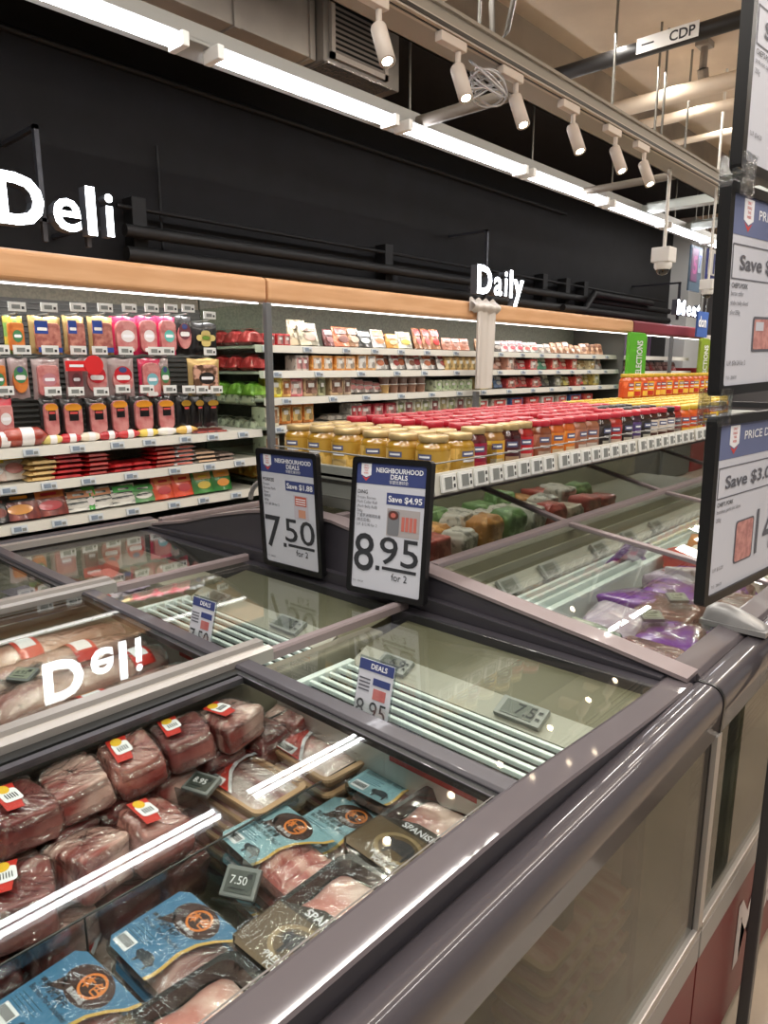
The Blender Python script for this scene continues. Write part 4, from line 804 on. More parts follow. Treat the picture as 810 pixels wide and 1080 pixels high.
s = MB(LINERD); s.prism([(1.255, -.72), (1.255, -.70), (1.282, -.63), (1.29, -.63), (1.29, -.72)], 'x', 1.66, 6.6); ip(s, 'sloped_panel')
for x in (1.95, 2.22, 2.62, 2.9, 3.2):
    e = MB(MATS['esl_grey']); e.T = Matrix.Translation((x, 1.225, -.722)) @ Matrix.Rotation(R(48), 4, 'X'); e.box(-.055, .055, -.03, .03, 0, .012); e.box(-.042, .03, -.022, .022, .012, .014, MATS['esl_screen']); ip(e, 'price_display', .002)
q = onZ(777, 647, -.66); mb = MB(M('handle_grey', (150, 150, 150), .35, .2))
t = MB(MATS['handle_grey']); 
def hfn(u, v):
    a = PI * v; e = math.sin(PI * min(1, max(0, u))) ** .35
    return (q.x - .034 * math.cos(a) * (.6 + .4 * e), q.y - .085 + .17 * u, -.69 + (.02 + .05 * u) * e * math.sin(a) ** .6)
t.grid(hfn, 18, 10); t.box(q.x - .036, q.x + .036, q.y - .085, q.y + .085, -.70, -.686); ip(t, 'lid_handle', 0)
q = onZ(240, 535, -.5); t = MB(MATS['handle_grey'])
def hfn2(u, v):
    a = PI * u; return (1.95 - .01 * v, 2.50 - .14 * math.cos(a) * (1 - .15 * v), -.60 + .10 * math.sin(a) * (1 - .15 * v))
t.grid(hfn2, 14, 3); t.tube([(1.95, 2.50 - .14 * math.cos(PI * i / 12), -.60 + .10 * math.sin(PI * i / 12)) for i in range(13)], .012, 6); ip(t, 'lid_handle')

# ================================================================ JAR SHELF over the island
js = empty('jar_shelf', 4.2, 1.72, -.38, 'long grey raised shelf carrying the jars above the island freezer', 'shelf'); jo = (4.2, 1.72, -.38)
GREYS = M('shelf_grey', (138, 142, 136), .45, .1)
mb = MB(GREYS); mb.box(1.67, 6.7, 1.335, 2.12, -.378, -.362); mb.box(1.67, 1.69, 1.335, 2.12, -.385, -.335); d = mb.build('shelf_deck', js, .003, jo)
mb = MB(RAILW); mb.prism([(1.322, -.388), (1.335, -.388), (1.335, -.318), (1.330, -.318)], 'x', 1.67, 6.7); mb.box(1.67, 6.7, 1.33, 1.38, -.39, -.378); rl = mb.build('price_rail', js, .002, jo)
x = 1.73; k = 0
while x < 5.9:
    e = MB(ESLW); e.T = Matrix.Translation((x, 1.322, -.352)) @ Matrix.Rotation(R(-7), 4, 'X'); e.box(-.037, .037, -.008, 0, -.028, .028); e.box(-.026, .014, -.010, -.008, -.02, .02, ESLG); e.box(.018, .030, -.010, -.008, .004, .018, ESLD); e.box(.018, .030, -.010, -.008, -.018, -.004, ESLD)
    e.build('price_tag', rl, .002, jo); x += .088 if (k + 1) % 8 else .12; k += 1
mb = MB(GREYS, M('seam', (96, 100, 96), .5)); mb.box(1.69, 1.73, 1.58, 1.90, -.491, -.378); mb.box(1.688, 1.732, 1.578, 1.902, -.452, -.446, MATS['seam']); mb.build('upright', js, .003, jo)
for x in (4.03, 5.9):
    mb = MB(GREYS); mb.box(x, x + .34, 1.69, 1.75, -.491, -.378); mb.build('upright', js, .003, jo)
mb = MB(GREYM); mb.tube([(1.68, 1.34, -.29), (6.6, 1.34, -.29)], .003, 5); mb.tube([(1.68, 2.11, -.29), (1.68, 1.34, -.29)], .003, 5)
for x in (1.68, 2.9, 4.1, 5.3): mb.tube([(x, 1.34, -.36), (x, 1.34, -.285)], .004, 5)
mb.build('guard_wire', js, 0, jo)
mb = MB(CLEAR); mb.box(3.74, 3.75, 1.34, 1.5, -.362, -.25); mb.box(2.02, 2.028, 1.34, 1.46, -.362, -.26); mb.build('divider', js, 0, jo)
# ---- jars
GLD = M('gold_lid', (184, 160, 112), .34, .4); REDL = M('red_lid', (172, 30, 48), .35, coat=.3); YELL = M('yellow_lid', (190, 160, 48), .4)
def jar_proto(name, body, lid, lab, lab2, r, h, word, label):
    t = empty(name, 0, 0, -1.9, label, 'jar', 'jars on the raised shelf')
    mb = MB(body); mb.lathe([(r * .9, 0), (r, .006), (r, h * .70), (r * .96, h * .77), (r * .78, h * .84), (r * .78, h * .9)], 0, 0, 18); mb.build('jar_body', t)
    mb = MB(lid); mb.lathe([(r * .84, h * .86), (r * .86, h * .875), (r * .86, h * .985), (r * .80, h), (r * .0, h)], 0, 0, 18, cap=False); mb.build('lid', t)
    mb = MB(lab, lab2)
    def cyl(a0, a1, z0, z1, k, m): mb.grid(lambda u, v: (k * r * math.cos(R(a0 + (a1 - a0) * u)), k * r * math.sin(R(a0 + (a1 - a0) * u)), z0 + (z1 - z0) * v), 18, 1, m)
    cyl(90, 440, h * .08, h * .68, 1.012, lab); cyl(222, 272, h * .50, h * .62, 1.02, JB); cyl(228, 266, h * .54, h * .58, 1.026, WINK); cyl(218, 282, h * .10, h * .30, 1.02, lab2)
    cyl(226, 276, h * .38, h * .43, 1.022, WINK); mb.build('label', t)
    return t
def cj(*a): return M('jar_%d_%d_%d' % a, a, .12, coat=.7)
PR = {}
JB = M('jar_brand_plate', (90, 96, 130), .5)
def proto(key, nm, body, lid, lab, lab2, r=.049, h=.165, word=None):
    PR[key] = (jar_proto('sauce_jar', body, lid, lab, lab2, r, h, word, nm), nm)
proto('must', 'gold-lidded jar of yellow mustard', cj(166, 126, 40), GLD, c(186, 148, 62), c(196, 168, 110), .057, .15)
proto('crim', 'gold-lidded jar with crimson label', cj(90, 40, 40), GLD, c(156, 24, 62), c(190, 60, 70))
proto('gyel', 'gold-lidded jar with yellow label', cj(150, 110, 60), GLD, c(222, 168, 44), c(226, 206, 160))
proto('dark', 'gold-lidded jar with dark maroon label', cj(60, 24, 26), GLD, c(76, 26, 38), c(180, 150, 120))
proto('gred', 'gold-lidded jar with red label', cj(150, 40, 36), GLD, c(196, 40, 48), c(220, 190, 170))
proto('rclear', 'red-lidded jar of brown sauce', cj(120, 64, 40), REDL, c(150, 96, 70), c(190, 170, 150))
proto('roran', 'red-lidded jar with orange label', cj(180, 90, 40), REDL, c(224, 130, 44), c(226, 200, 160))
proto('rtan', 'red-lidded jar of tan sauce', cj(140, 90, 66), REDL, c(164, 110, 86), c(210, 200, 190))
proto('rblk', 'red-lidded jar with black label', cj(50, 36, 30), REDL, c(40, 36, 36), c(190, 186, 170))
proto('rred', 'red-lidded jar with red label', cj(150, 40, 30), REDL, c(178, 44, 40), c(226, 200, 180))
proto('rpur', 'red-lidded jar with purple label', cj(60, 36, 50), REDL, c(86, 60, 120), c(200, 186, 180))
proto('rwht', 'red-lidded jar with white label', cj(60, 30, 24), REDL, c(216, 204, 190), c(80, 40, 30))
proto('kwht', 'black-lidded jar with white label', cj(50, 26, 22), BLACK, c(210, 200, 190), c(90, 50, 40))
proto('yor', 'yellow-lidded jar of orange sauce', cj(200, 90, 30), YELL, c(206, 80, 36), c(240, 200, 80))
proto('yyel', 'yellow-lidded jar with yellow label', cj(196, 90, 30), YELL, c(232, 186, 40), c(196, 50, 36))
front = ['must', 'must', 'crim', 'gyel', 'dark', 'gred', 'rclear', 'roran', 'roran', 'rtan', 'rtan', 'rblk', 'rred', 'rblk', 'rpur', 'rblk', 'rwht', 'rwht', 'kwht', 'rred', 'yor', 'yor', 'yor', 'yyel', 'yyel', 'yyel', 'yyel', 'yyel', 'yyel', 'yor', 'yor', 'yor', 'yyel', 'yyel', 'yyel', 'yor', 'yor', 'yor', 'yyel', 'yyel']
ROWN = ['front row', 'second row', 'third row', 'fourth row', 'fifth row', 'back row']
used = set()
def place_jar(key, x, y, label, z=-.361):
    t, nm = PR[key]
    if key in used: t = dup(t, x, y, z, label)
    else:
        used.add(key); t.location = W(x, y, z); t['label'] = label
    t.rotation_euler = (0, 0, R(random.uniform(-12, 12)) + (R(-50) if x < 1.85 else 0))
cam_ok = lambda x, y, z: True
def pxof(x, y, z):
    d = Vector((x, y, z)); w = d.dot(_F); return 405 + 740 * d.dot(_R) / w
for r in range(6):
    y = 1.405 + r * .132
    for k in range(40):
        x = 1.765 + k * .106
        if k == 0: key = 'must'
        else:
            key = front[k]
            if r and k < 6: key = 'must' if k < 3 and r < 5 else ('rred' if k > 2 else 'must')
            elif r and 15 < k < 20: key = 'kwht' if r < 3 else 'rwht'
        if key == 'must' and k in (1,) and r == 0: x += .02
        if pxof(x, y, -.25) > 762: continue
        if r in (1, 3) and random.random() < .04: continue
        place_jar(key, x + random.uniform(-.006, .006), y + random.uniform(-.008, .008), f'{PR[key][1]}, {od(k)} from the shelf end in the {ROWN[r]}')
# raised tier at the back with orange packs
mb = MB(GREYS); mb.box(4.35, 6.7, 1.98, 2.10, -.362, -.205)
for o2 in (mb.build('riser', js, .004, jo),): pass
for k in range(17):
    x = 4.62 + k * .112; key = ['yor', 'yyel', 'yor', 'yyel', 'yor'][k % 5]
    place_jar(key, x, 2.04, f'{PR[key][1]}, {od(k)} along the raised rear tier', z=-.204)
for k in list(PR):
    if k not in used:
        for ch in list(PR[k][0].children): bpy.data.objects.remove(ch)
        bpy.data.objects.remove(PR[k][0])
# ================================================================ PRODUCTS IN THE FREEZERS
MEAT = M('sliced_pork', (206, 138, 128), .3, coat=.6, col2=(232, 202, 190), nscale=16, lo=.42, hi=.6, bump=.35, bscale=26)
BELLY = M('pork_belly', (214, 166, 152), .3, coat=.7, col2=(176, 92, 86), nscale=10, lo=.45, hi=.62, stretch=(1, 5, 1), bump=.4, bscale=24)
REDM = M('red_meat', (112, 46, 48), .28, coat=.8, col2=(176, 112, 106), nscale=7, lo=.42, hi=.68, bump=.5, bscale=22)
REDM2 = M('red_meat_light', (150, 74, 70), .28, coat=.8, col2=(224, 186, 176), nscale=9, lo=.42, hi=.58, stretch=(1, 4, 1), bump=.5, bscale=22)
TRAYC = M('tan_tray', (196, 160, 124), .4); BLUEL = M('pale_blue_label', (136, 178, 190), .4, coat=.3); BLUED = M('blue_label', (64, 122, 162), .4, coat=.3)
BROWNB = M('brown_badge', (62, 38, 32), .4, coat=.3); ORNG = M('orange_print', (226, 130, 50), .5); GOLDL = M('gold_line', (206, 168, 84), .5); REDP = M('red_print', (198, 52, 42), .4, coat=.3); YELB = M('yellow_badge', (232, 188, 52), .5); BRNL = M('brown_sleeve', (96, 78, 54), .45, coat=.2)
PIG = [(-.5, .02), (-.46, .14), (-.38, .2), (-.3, .18), (-.1, .26), (.15, .27), (.36, .2), (.46, .06), (.5, .1), (.52, .0), (.46, -.06), (.42, -.12), (.42, -.3), (.34, -.3), (.32, -.14), (.1, -.12), (-.14, -.13), (-.2, -.3), (-.28, -.3), (-.28, -.1), (-.36, -.08), (-.44, -.02)]
def flatpoly(mb, pts, z, m): mb.add([(p[0], p[1], z) for p in pts], [tuple(range(len(pts)))], m)
def open_tray(mb, w, h, d, m, r=.025, base=0.0):
    o = rrect(w, h, r); i = rrect(w * .9, h * .88, r * .8); bse = rrect(w * .84, h * .8, r * .8); n = len(o)
    vs = [(p[0], p[1], base + d) for p in o] + [(p[0], p[1], base + d) for p in i] + [(p[0], p[1], base + .004) for p in bse] + [(p[0], p[1], base) for p in bse] + [(p[0], p[1], base + d - .006) for p in o]
    fs = []
    for k in range(n):
        q = (k + 1) % n
        fs += [(k, q, n + q, n + k), (n + k, n + q, 2 * n + q, 2 * n + k), (3 * n + k, 3 * n + q, 4 * n + q, 4 * n + k), (4 * n + k, 4 * n + q, q, k)]
    mb.add(vs, fs, m); mb.add(vs[2 * n:3 * n], [tuple(range(n))], m); mb.add(vs[3 * n:4 * n], [tuple(range(n))[::-1]], m)
def film_over(mb, w, h, z, m, amp=.003, seed=0):
    rnd = random.Random(seed); a, b2 = rnd.random() * 6, rnd.random() * 6
    mb.grid(lambda u, v: ((u - .5) * w, (v - .5) * h, z + .004 * math.sin(PI * u) * math.sin(PI * v) + amp * (math.sin(13 * u + 9 * v + a) * .4 + math.sin(23 * v - 8 * u + b2) * .3)), 14, 12, m)
def meat_lumps(mb, x0, x1, y0, y1, z, n, m, seed=0, along='y', h=.022):
    rnd = random.Random(seed)
    for k in range(n):
        if along == 'y':
            cx = x0 + (x1 - x0) * (k + .5) / n; w = (x1 - x0) / n * 1.15; l = (y1 - y0); cy = (y0 + y1) / 2
        else:
            cy = y0 + (y1 - y0) * (k + .5) / n; l = (y1 - y0) / n * 1.15; w = (x1 - x0); cx = (x0 + x1) / 2
        hh = h * (.8 + .4 * rnd.random()); ph = rnd.random() * 6
        mb.grid(lambda u, v: (cx + (u - .5) * w, cy + (v - .5) * l, z + hh * (4 * u * (1 - u)) ** .5 * (4 * v * (1 - v)) ** .35 + .002 * math.sin(u * 9 + v * 17 + ph)), 8, 10, m)
RP = R(-90)   # packs are read from the aisle end: text runs toward the near rim
def blue_pack(x, y, z, label, lab=BLUEL, meat=BELLY, w=.27, h=.155, words=('精选婆罗洲猪肉', 'BORNEO PORK BELLY'), pale=False, yaw=0, detail=True, tilt=(0, 0)):
    t = empty('pork_tray', x, y, z, label, 'meat pack', 'blue-labelled pork trays', (R(tilt[0]), R(tilt[1]), RP + R(yaw)))
    mb = MB(CLEAR); open_tray(mb, w, h, .042, CLEAR); mb.build('tray', t)
    mb = MB(meat); meat_lumps(mb, -w * .43, w * .43, -h * .40, h * .40, .012, 6, meat, int(x * 100), 'y' , .026); mb.quad((-w * .4, -h * .38, .008), (w * .4, -h * .38, .008), (w * .4, h * .38, .008), (-w * .4, h * .38, .008)); mb.build('meat', t)
    mb = MB(FILMS); film_over(mb, w * .96, h * .95, .0535, FILMS, .0015, int(y * 100)); mb.build('film', t)
    z1 = .0485; mb = MB(lab); W0 = w; w = .24; mb.T = Matrix.Translation((-(W0 - w) / 2, 0, 0))
    wave = [(-.02 + .0, -.5), (.0, -.42), (.0, -.3), (-.02, -.1), (.02, .1), (.1, .25), (.2, .38), (.24, .5)]
    pts = [(-w * .47, h * .40), (-w * .47, -h * .40), (-w * .40, -h * .47)] + [(p * w * .8, q * h * .94) for p, q in wave] + [(-w * .40, h * .47)]
    flatpoly(mb, pts, z1, lab)
    for (p, q), (p2, q2) in zip(wave[:-1], wave[1:]):
        mb.add([(p * w * .8, q * h * .94, z1 + .0006), (p * w * .8 + .007, q * h * .94, z1 + .0006), (p2 * w * .8 + .007, q2 * h * .94, z1 + .0006), (p2 * w * .8, q2 * h * .94, z1 + .0006)], [(0, 1, 2, 3)], GOLDL)
    bx, by = -.15 * w, h * .27
    bub = ell(w * .40, h * .40, 22, bx, by) ; flatpoly(mb, bub, z1 + .0006, BROWNB); flatpoly(mb, [(bx - w * .17, by - h * .02), (bx - w * .1, by - h * .18), (bx - w * .21, by - h * .24)], z1 + .0006, BROWNB)
    ring = ell(w * .2, h * .27, 20, bx + .005, by + h * .02); inn = ell(w * .165, h * .22, 20, bx + .005, by + h * .02)
    mb.add([(p[0], p[1], z1 + .0012) for p in ring] + [(p[0], p[1], z1 + .0012) for p in inn], [(k, (k + 1) % 20, 20 + (k + 1) % 20, 20 + k) for k in range(20)], ORNG)
    mb.text('本色', bx + .005, by - h * .03, h * .10, ORNG, align='C', z=z1 + .0014, bold=.015); mb.text('新鲜食品', bx, by - h * .155, h * .045, WINK, align='C', z=z1 + .0014)
    mb.text(words[0], -w * .43, h * .0, h * .06, INK, z=z1 + .001, maxw=w * .3, bold=.02); mb.text(words[1], -w * .43, -h * .08, h * .055, INK, z=z1 + .001, maxw=w * .4)
    for k in range(4): mb.box(-w * .43, -w * (.2 + .03 * (k % 2)), -h * (.135 + .035 * k), -h * (.13 + .035 * k), z1, z1 + .0008, M('label_small_print', (70, 110, 130), .5))
    flatpoly(mb, [(-w * .43, -h * .42), (-w * .28, -h * .42), (-w * .28, -h * .27), (-w * .43, -h * .27)], z1 + .0006, WINK)
    for k in range(9): mb.box(-w * (.42 - .015 * k), -w * (.413 - .015 * k), -h * .38, -h * .30, z1 + .0006, z1 + .0013, INK)
    flatpoly(mb, [(-w * .14 + p * w * .18, -h * .34 + q * h * .3) for p, q in PIG], z1 + .001, M('pig_ink', (34, 44, 54), .5)); mb.build('label', t)
    return t
def porkee_pack(x, y, z, label, w=.27, h=.17, full=True, yaw=0, meat=None, group='red-labelled pork packs'):
    t = empty('pork_pack', x, y, z, label, 'meat pack', group, (0, 0, RP + R(yaw)))
    mb = MB(TRAYC); open_tray(mb, w, h, .034, TRAYC, .02); mb.build('tray', t)
    mb = MB(meat or MEAT); mb.grid(lambda u, v: ((u - .5) * w * .88, (v - .5) * h * .86, .024 + .010 * (4 * u * (1 - u)) ** .4 * (4 * v * (1 - v)) ** .4), 14, 10, meat or MEAT); mb.build('meat', t)
    if not full: return t
    mb = MB(FILM); film_over(mb, w * .96, h * .94, .048, FILM, .002, int(x * 97)); mb.build('film', t)
    z1 = .0425; mb = MB(REDP)
    edge = [(-.14, .47), (-.17, .3), (-.15, .1), (-.08, -.12), (.04, -.32), (.14, -.47)]
    flatpoly(mb, [(-w * .46, h * .44), (-w * .46, -h * .47)] + [(p * w, q * h) for p, q in edge[::-1]], z1, REDP)
    for (p, q), (p2, q2) in zip(edge[:-1], edge[1:]): mb.add([(p * w, q * h, z1 + .0006), (p2 * w, q2 * h, z1 + .0006), (p2 * w + .011, q2 * h, z1 + .0006), (p * w + .011, q * h, z1 + .0006)], [(0, 1, 2, 3)], WINK)
    flatpoly(mb, ell(w * .24, h * .26, 20, -w * .31, h * .27), z1 + .0006, YELB); mb.text('Porkee', -w * .31, h * .24, h * .085, M('badge_red', (170, 40, 40), .5), align='C', z=z1 + .001, bold=.03, maxw=w * .2)
    mb.text('BORNEO PORK', -w * .44, h * .05, h * .06, WINK, z=z1 + .001, bold=.02, maxw=w * .26); mb.text('SLICES 猪肉片', -w * .44, -h * .04, h * .055, WINK, z=z1 + .001, maxw=w * .26)
    for k in range(6): mb.box(-w * .44, -w * (.26 - .02 * (k % 3)), -h * (.12 + .035 * k), -h * (.112 + .035 * k), z1, z1 + .0008, M('label_pink_print', (236, 170, 150), .5))
    flatpoly(mb, [(-w * .2, -h * .46), (w * .04, -h * .46), (w * .0, -h * .3), (-w * .2, -h * .3)], z1 + .0006, WINK)
    for k in range(10): mb.box(-w * (.19 - .018 * k), -w * (.181 - .018 * k), -h * .44, -h * .34, z1 + .0006, z1 + .0013, INK)
    mb.build('label', t); return t
def span_pack(x, y, z, label, w=.19, h=.26, yaw=0):
    t = empty('pork_tray', x, y, z, label, 'meat pack', 'black pork trays along the near rim', (0, 0, RP + R(yaw)))
    BT = M('black_tray', (24, 26, 28), .25, coat=.6)
    mb = MB(BT); open_tray(mb, w, h, .05, BT, .03); mb.build('tray', t)
    mb = MB(MEAT); mb.grid(lambda u, v: ((u - .5) * w * .84, (v - .5) * h * .82, .026 + .018 * (4 * u * (1 - u)) ** .4 * (4 * v * (1 - v)) ** .4 + .003 * math.sin(17 * v + 5 * u)), 10, 14, MEAT); mb.build('meat', t)
    mb = MB(FILMS); film_over(mb, w * .95, h * .95, .061, FILMS, .0015, int(x * 91)); mb.build('film', t)
    z1 = .0555; mb = MB(BRNL); pts = [(-w * .47, -h * .12)] + [(-w * .47, -h * .44), (-w * .4, -h * .49), (w * .4, -h * .49), (w * .47, -h * .44), (w * .47, -h * .12)]; flatpoly(mb, pts, z1, BRNL)
    mb.box(-w * .475, -w * .46, -h * .46, -h * .12, .02, z1, BRNL); flatpoly(mb, [(-w * .47, -h * .12), (w * .47, -h * .12), (w * .47, h * .0), (-w * .1, h * .0)], z1, M('sleeve_dark', (40, 34, 28), .45))
    r0, r1 = ell(w * .52, h * .28, 22, 0, -h * .29), ell(w * .42, h * .225, 22, 0, -h * .29)
    mb.add([(p[0], p[1], z1 + .0008) for p in r0 + r1], [(k, (k + 1) % 22, 22 + (k + 1) % 22, 22 + k) for k in range(22)], M('sleeve_tan', (150, 130, 96), .5))
    flatpoly(mb, [(p * w * .36, -h * .29 + q * h * .3) for p, q in PIG], z1 + .001, INK); mb.text('SPANISH', 0, -h * .1, h * .055, WINK, align='C', z=z1 + .001, maxw=w * .6, bold=.02); mb.text('PREMIUM', 0, -h * .44, h * .04, WINK, align='C', z=z1 + .001); mb.text('PORK', 0, -h * .485, h * .036, WINK, align='C', z=z1 + .001); mb.build('sleeve', t)
    return t
def lump(x, y, z, sx, sy, sz, m, label, yaw=0, sticker=True, seed=0, tilt=(0, 0), name='wrapped_meat', group='wrapped red meat in the near freezer', lcol=None, film=True):
    t = empty(name, x, y, z, label, 'meat', group, (R(tilt[0]), R(tilt[1]), R(yaw)))
    rnd = random.Random(seed); a, b2, c2 = (rnd.random() * 6 for _ in range(3))
    dirs = [(Vector((rnd.uniform(-1, 1), rnd.uniform(-1, 1), rnd.uniform(-1, 1))).normalized(), rnd.uniform(3, 8), rnd.random() * 6) for _ in range(5)]
    def fn(u, v):
        th = 2 * PI * u; ph = PI * (v - .5); k = .32
        cx = abs(math.cos(ph)) ** k; X = math.copysign(abs(math.cos(th)) ** k, math.cos(th)) * cx; Y = math.copysign(abs(math.sin(th)) ** k, math.sin(th)) * cx; Z = math.copysign(abs(math.sin(ph)) ** .6, math.sin(ph))
        g = 1 + .05 * math.sin(3 * th + a) * math.cos(ph) + .04 * math.sin(5 * v * PI + b2); q = Vector((X, Y, Z))
        for d, f, o in dirs: g += .035 * (abs(math.sin(q.dot(d) * f + o)) - .6)
        return (X * sx / 2.2 * g, Y * sy / 2.2 * g, max(.003, sz / 2.1 + Z * sz / 2.1 * g))
    mb = MB(m); mb.grid(fn, 32, 16, m); mb.build('meat', t)
    if film: mb = MB(FILM)
    if film: mb.grid(lambda u, v: Vector(fn(u, v)) * 1.015 + Vector((0, 0, .001)) + Vector((0, 0, .0)) + Vector((.004 * math.sin(31 * u + 11 * v), .004 * math.sin(27 * v), .0012 * math.sin(40 * u))), 40, 20, FILM, smooth=False); mb.build('film', t)
    if sticker:
        mb = MB(lcol or REDP); zt = sz * 1.075; k = sx * .3
        flatpoly(mb, [(-k * 1.1, -sy * .28), (-k * .3, -sy * .3), (k * .1, sy * .28), (-k * 1.0, sy * .3)], zt, lcol or REDP); flatpoly(mb, rrect(k * .9, sy * .3, .006, 2, -k * .45, sy * .02), zt + .001, WINK); flatpoly(mb, ell(k * .6, sy * .2, 14, -k * .55, sy * .18), zt + .0015, YELB)
        for q in range(5): mb.box(-k * .7 + q * k * .12, -k * .66 + q * k * .12, -sy * .06, sy * .05, zt + .001, zt + .002, INK)
        mb.build('label', t)
    return t
def esl_clip(x, y, z, label, yaw, tilt=40, word='8.95', dark=False):
    t = empty('price_clip', x, y, z, label, 'price tag', 'clip-on price tags in the freezers', (R(tilt), 0, R(yaw)))
    mb = MB(M('clip_grey', (120, 124, 124), .35)); mb.box(-.032, .032, -.025, .025, 0, .012); mb.build('shell', t, .003)
    mb = MB(M('clip_screen', (64, 70, 66), .3) if dark else M('clip_screen_pale', (150, 156, 140), .35)); mb.box(-.025, .025, -.018, .018, .012, .013); mb.text(word, -.018, -.004, .013, WINK if dark else ESLD, z=.0136); mb.box(-.018, .012, -.012, -.010, .013, .0136, ESLD); mb.box(.01, .02, .006, .014, .013, .0136, ESLD); mb.build('screen', t)
    mb = MB(CLEAR); mb.box(-.04, .04, -.034, -.03, -.03, .016); mb.box(-.012, .012, .028, .06, -.004, .002); mb.build('clip', t, .002)
DK = -1.079   # deck of the near freezer
# blue-labelled trays
def pile(fn, x, y, top, n, step, label, cover='lower tray under it', **k):
    for i in range(n):
        z = top - step * (n - 1 - i)
        fn(x + random.uniform(-.006, .006) * (i < n - 1), y + random.uniform(-.006, .006) * (i < n - 1), z, label if i == n - 1 else f'{["first", "second", "third"][n - 2 - i]} tray beneath the {label.split(",")[0]}', **k)
pile(blue_pack, .303, .840, -.925, 3, .05, 'bright blue pork tray at the bottom edge of the picture', lab=BLUED, yaw=4, words=('婆罗洲猪肩片', 'Borneo Pork Shoulder'))
pile(blue_pack, .473, .832, -.923, 3, .05, 'bright blue pork tray with brown badge beside the red packs, whole in view', lab=BLUED, yaw=2, meat=M('dark_pork', (150, 104, 100), .3, coat=.7, col2=(196, 160, 150), nscale=9, bump=.4), words=('婆罗洲猪肩片', 'Borneo Pork Shoulder'))
pile(blue_pack, .706, .878, -.898, 3, .05, 'pale blue pork tray in the centre, its badge toward the red packs', words=('精选婆罗洲猪腩', 'BORNEO PORK BELLY'), yaw=-4)
pile(blue_pack, .835, .838, -.925, 3, .05, 'pale blue pork tray with a greyish badge behind the central one', words=('精选婆罗洲猪腩', 'BORNEO PORK BELLY'), meat=MEAT)
pile(blue_pack, .988, .826, -.895, 3, .05, 'pale blue pork tray with thick belly strips, farthest from the camera', words=('精选婆罗洲猪腩', 'BORNEO PORK BELLY'), yaw=2)
for k in range(3):
    porkee_pack(.60, .80, DK + .036 * k, f'brown sliced meat pack under the clipped price tag, {["bottom", "middle", "top"][k]} of its pile', w=.20, h=.15, full=False, meat=M('brown_meat', (120, 84, 78), .3, coat=.6, col2=(150, 110, 104), nscale=12), group='brown meat packs')
# red-labelled packs
porkee_pack(.305, 1.04, -1.00, 'red-labelled pork pack at the left edge beside the blue trays', w=.27, h=.16, yaw=3)
porkee_pack(.305, 1.04, DK + .002, 'red-labelled pork pack lying under the leftmost red pack', w=.27, h=.16, full=False)
porkee_pack(.475, 1.07, -.995, 'red-labelled pork pack whose red label lies by the bright blue tray', w=.27, h=.15, yaw=-2)
porkee_pack(.475, 1.07, DK + .002, 'pork pack lying under the red pack by the bright blue tray', w=.27, h=.15, full=False)
for k in range(6):
    porkee_pack(.775 + random.uniform(-.004, .004), 1.12, -.870 - .036 * (5 - k), 'silvery wrapped red-labelled pork pack on top of the tall pile' if k == 5 else f'pork pack in the tall pile, {ORD[4 - k]} beneath the silvery top one', w=.27, h=.135, full=k == 5, yaw=2, meat=M('silver_pork', (170, 120, 118), .22, .2, coat=.8, col2=(226, 214, 210), nscale=8, stretch=(1, 4, 1), bump=.6, bscale=20) if k == 5 else REDM2)
for k in range(5):
    porkee_pack(.965, 1.10, -.870 - .036 * (4 - k), 'red-labelled marbled pork pack next to the lid bar, topmost of its pile' if k == 4 else f'pork pack under the marbled one by the lid bar, {ORD[3 - k]} down', w=.27, h=.165, full=k == 4, yaw=-2, meat=M('marbled_pork', (214, 134, 130), .3, coat=.5, col2=(238, 214, 206), nscale=20, lo=.4, hi=.55) if k == 4 else REDM2)
# black trays by the rim
for k, (x, y, z, lab) in enumerate(((.36, .66, -.868, 'black pork tray with brown sleeve at the bottom edge near the rim'), (.62, .672, -.865, 'black pork tray with brown sleeve, middle one along the near rim'), (.875, .70, -.865, 'black pork tray with brown sleeve nearest the lid bar along the rim'))):
    for j in range(3): span_pack(x, y, z - .06 * (2 - j), lab if j == 2 else lab.replace('black pork tray', f'{["lowest", "lower"][j]} black pork tray beneath one'), yaw=(-3, 2, -2)[k])
for k, (x, y, n) in enumerate(((1.02, .53, 5), (1.24, .535, 4))):
    for j in range(n): porkee_pack(x, y, -1.239 + .052 * j, f'pale pork tray behind front glass, {["bottom", "second", "third", "fourth", "top"][j if j < n - 1 else 4]} {["nearer", "farther"][k]} pile', w=.12, h=.20, full=False, meat=BELLY, group='trays behind the front glass')
lump(1.09, .66, -.93, .13, .10, .05, M('bag_mix', (206, 200, 196), .3, coat=.7, col2=(190, 80, 80), nscale=9), 'small clear bag with red print in the corner by the lid bar', 10, True, 77, group='odd bags', lcol=RINK)
# acrylic dividers
WIRE = M('divider_edge', (58, 58, 58), .4)
for k, (x0, x1, y, zt) in enumerate(((-.2, .98, .985, -.84), (-.2, .98, 1.215, -.80), (-.2, .98, .76, -.845))):
    mb = MB(CLEAR, GASKET); mb.box(x0, x1, y - .0015, y + .0015, DK, zt, CLEAR); mb.tube([(x0, y, zt), (x1, y, zt)], .002, 6, WIRE)
    for x in (x0 + .02, .38, .66, x1): mb.tube([(x, y, DK), (x, y, zt)], .0018, 6, WIRE)
    thing(mb, 'basket_divider', ['clear divider with black edge between blue and red packs', 'clear divider with black edge in front of the wrapped red meat', 'clear divider with black edge behind the black pork trays'][k], 'divider', 'dividers in the near freezer')
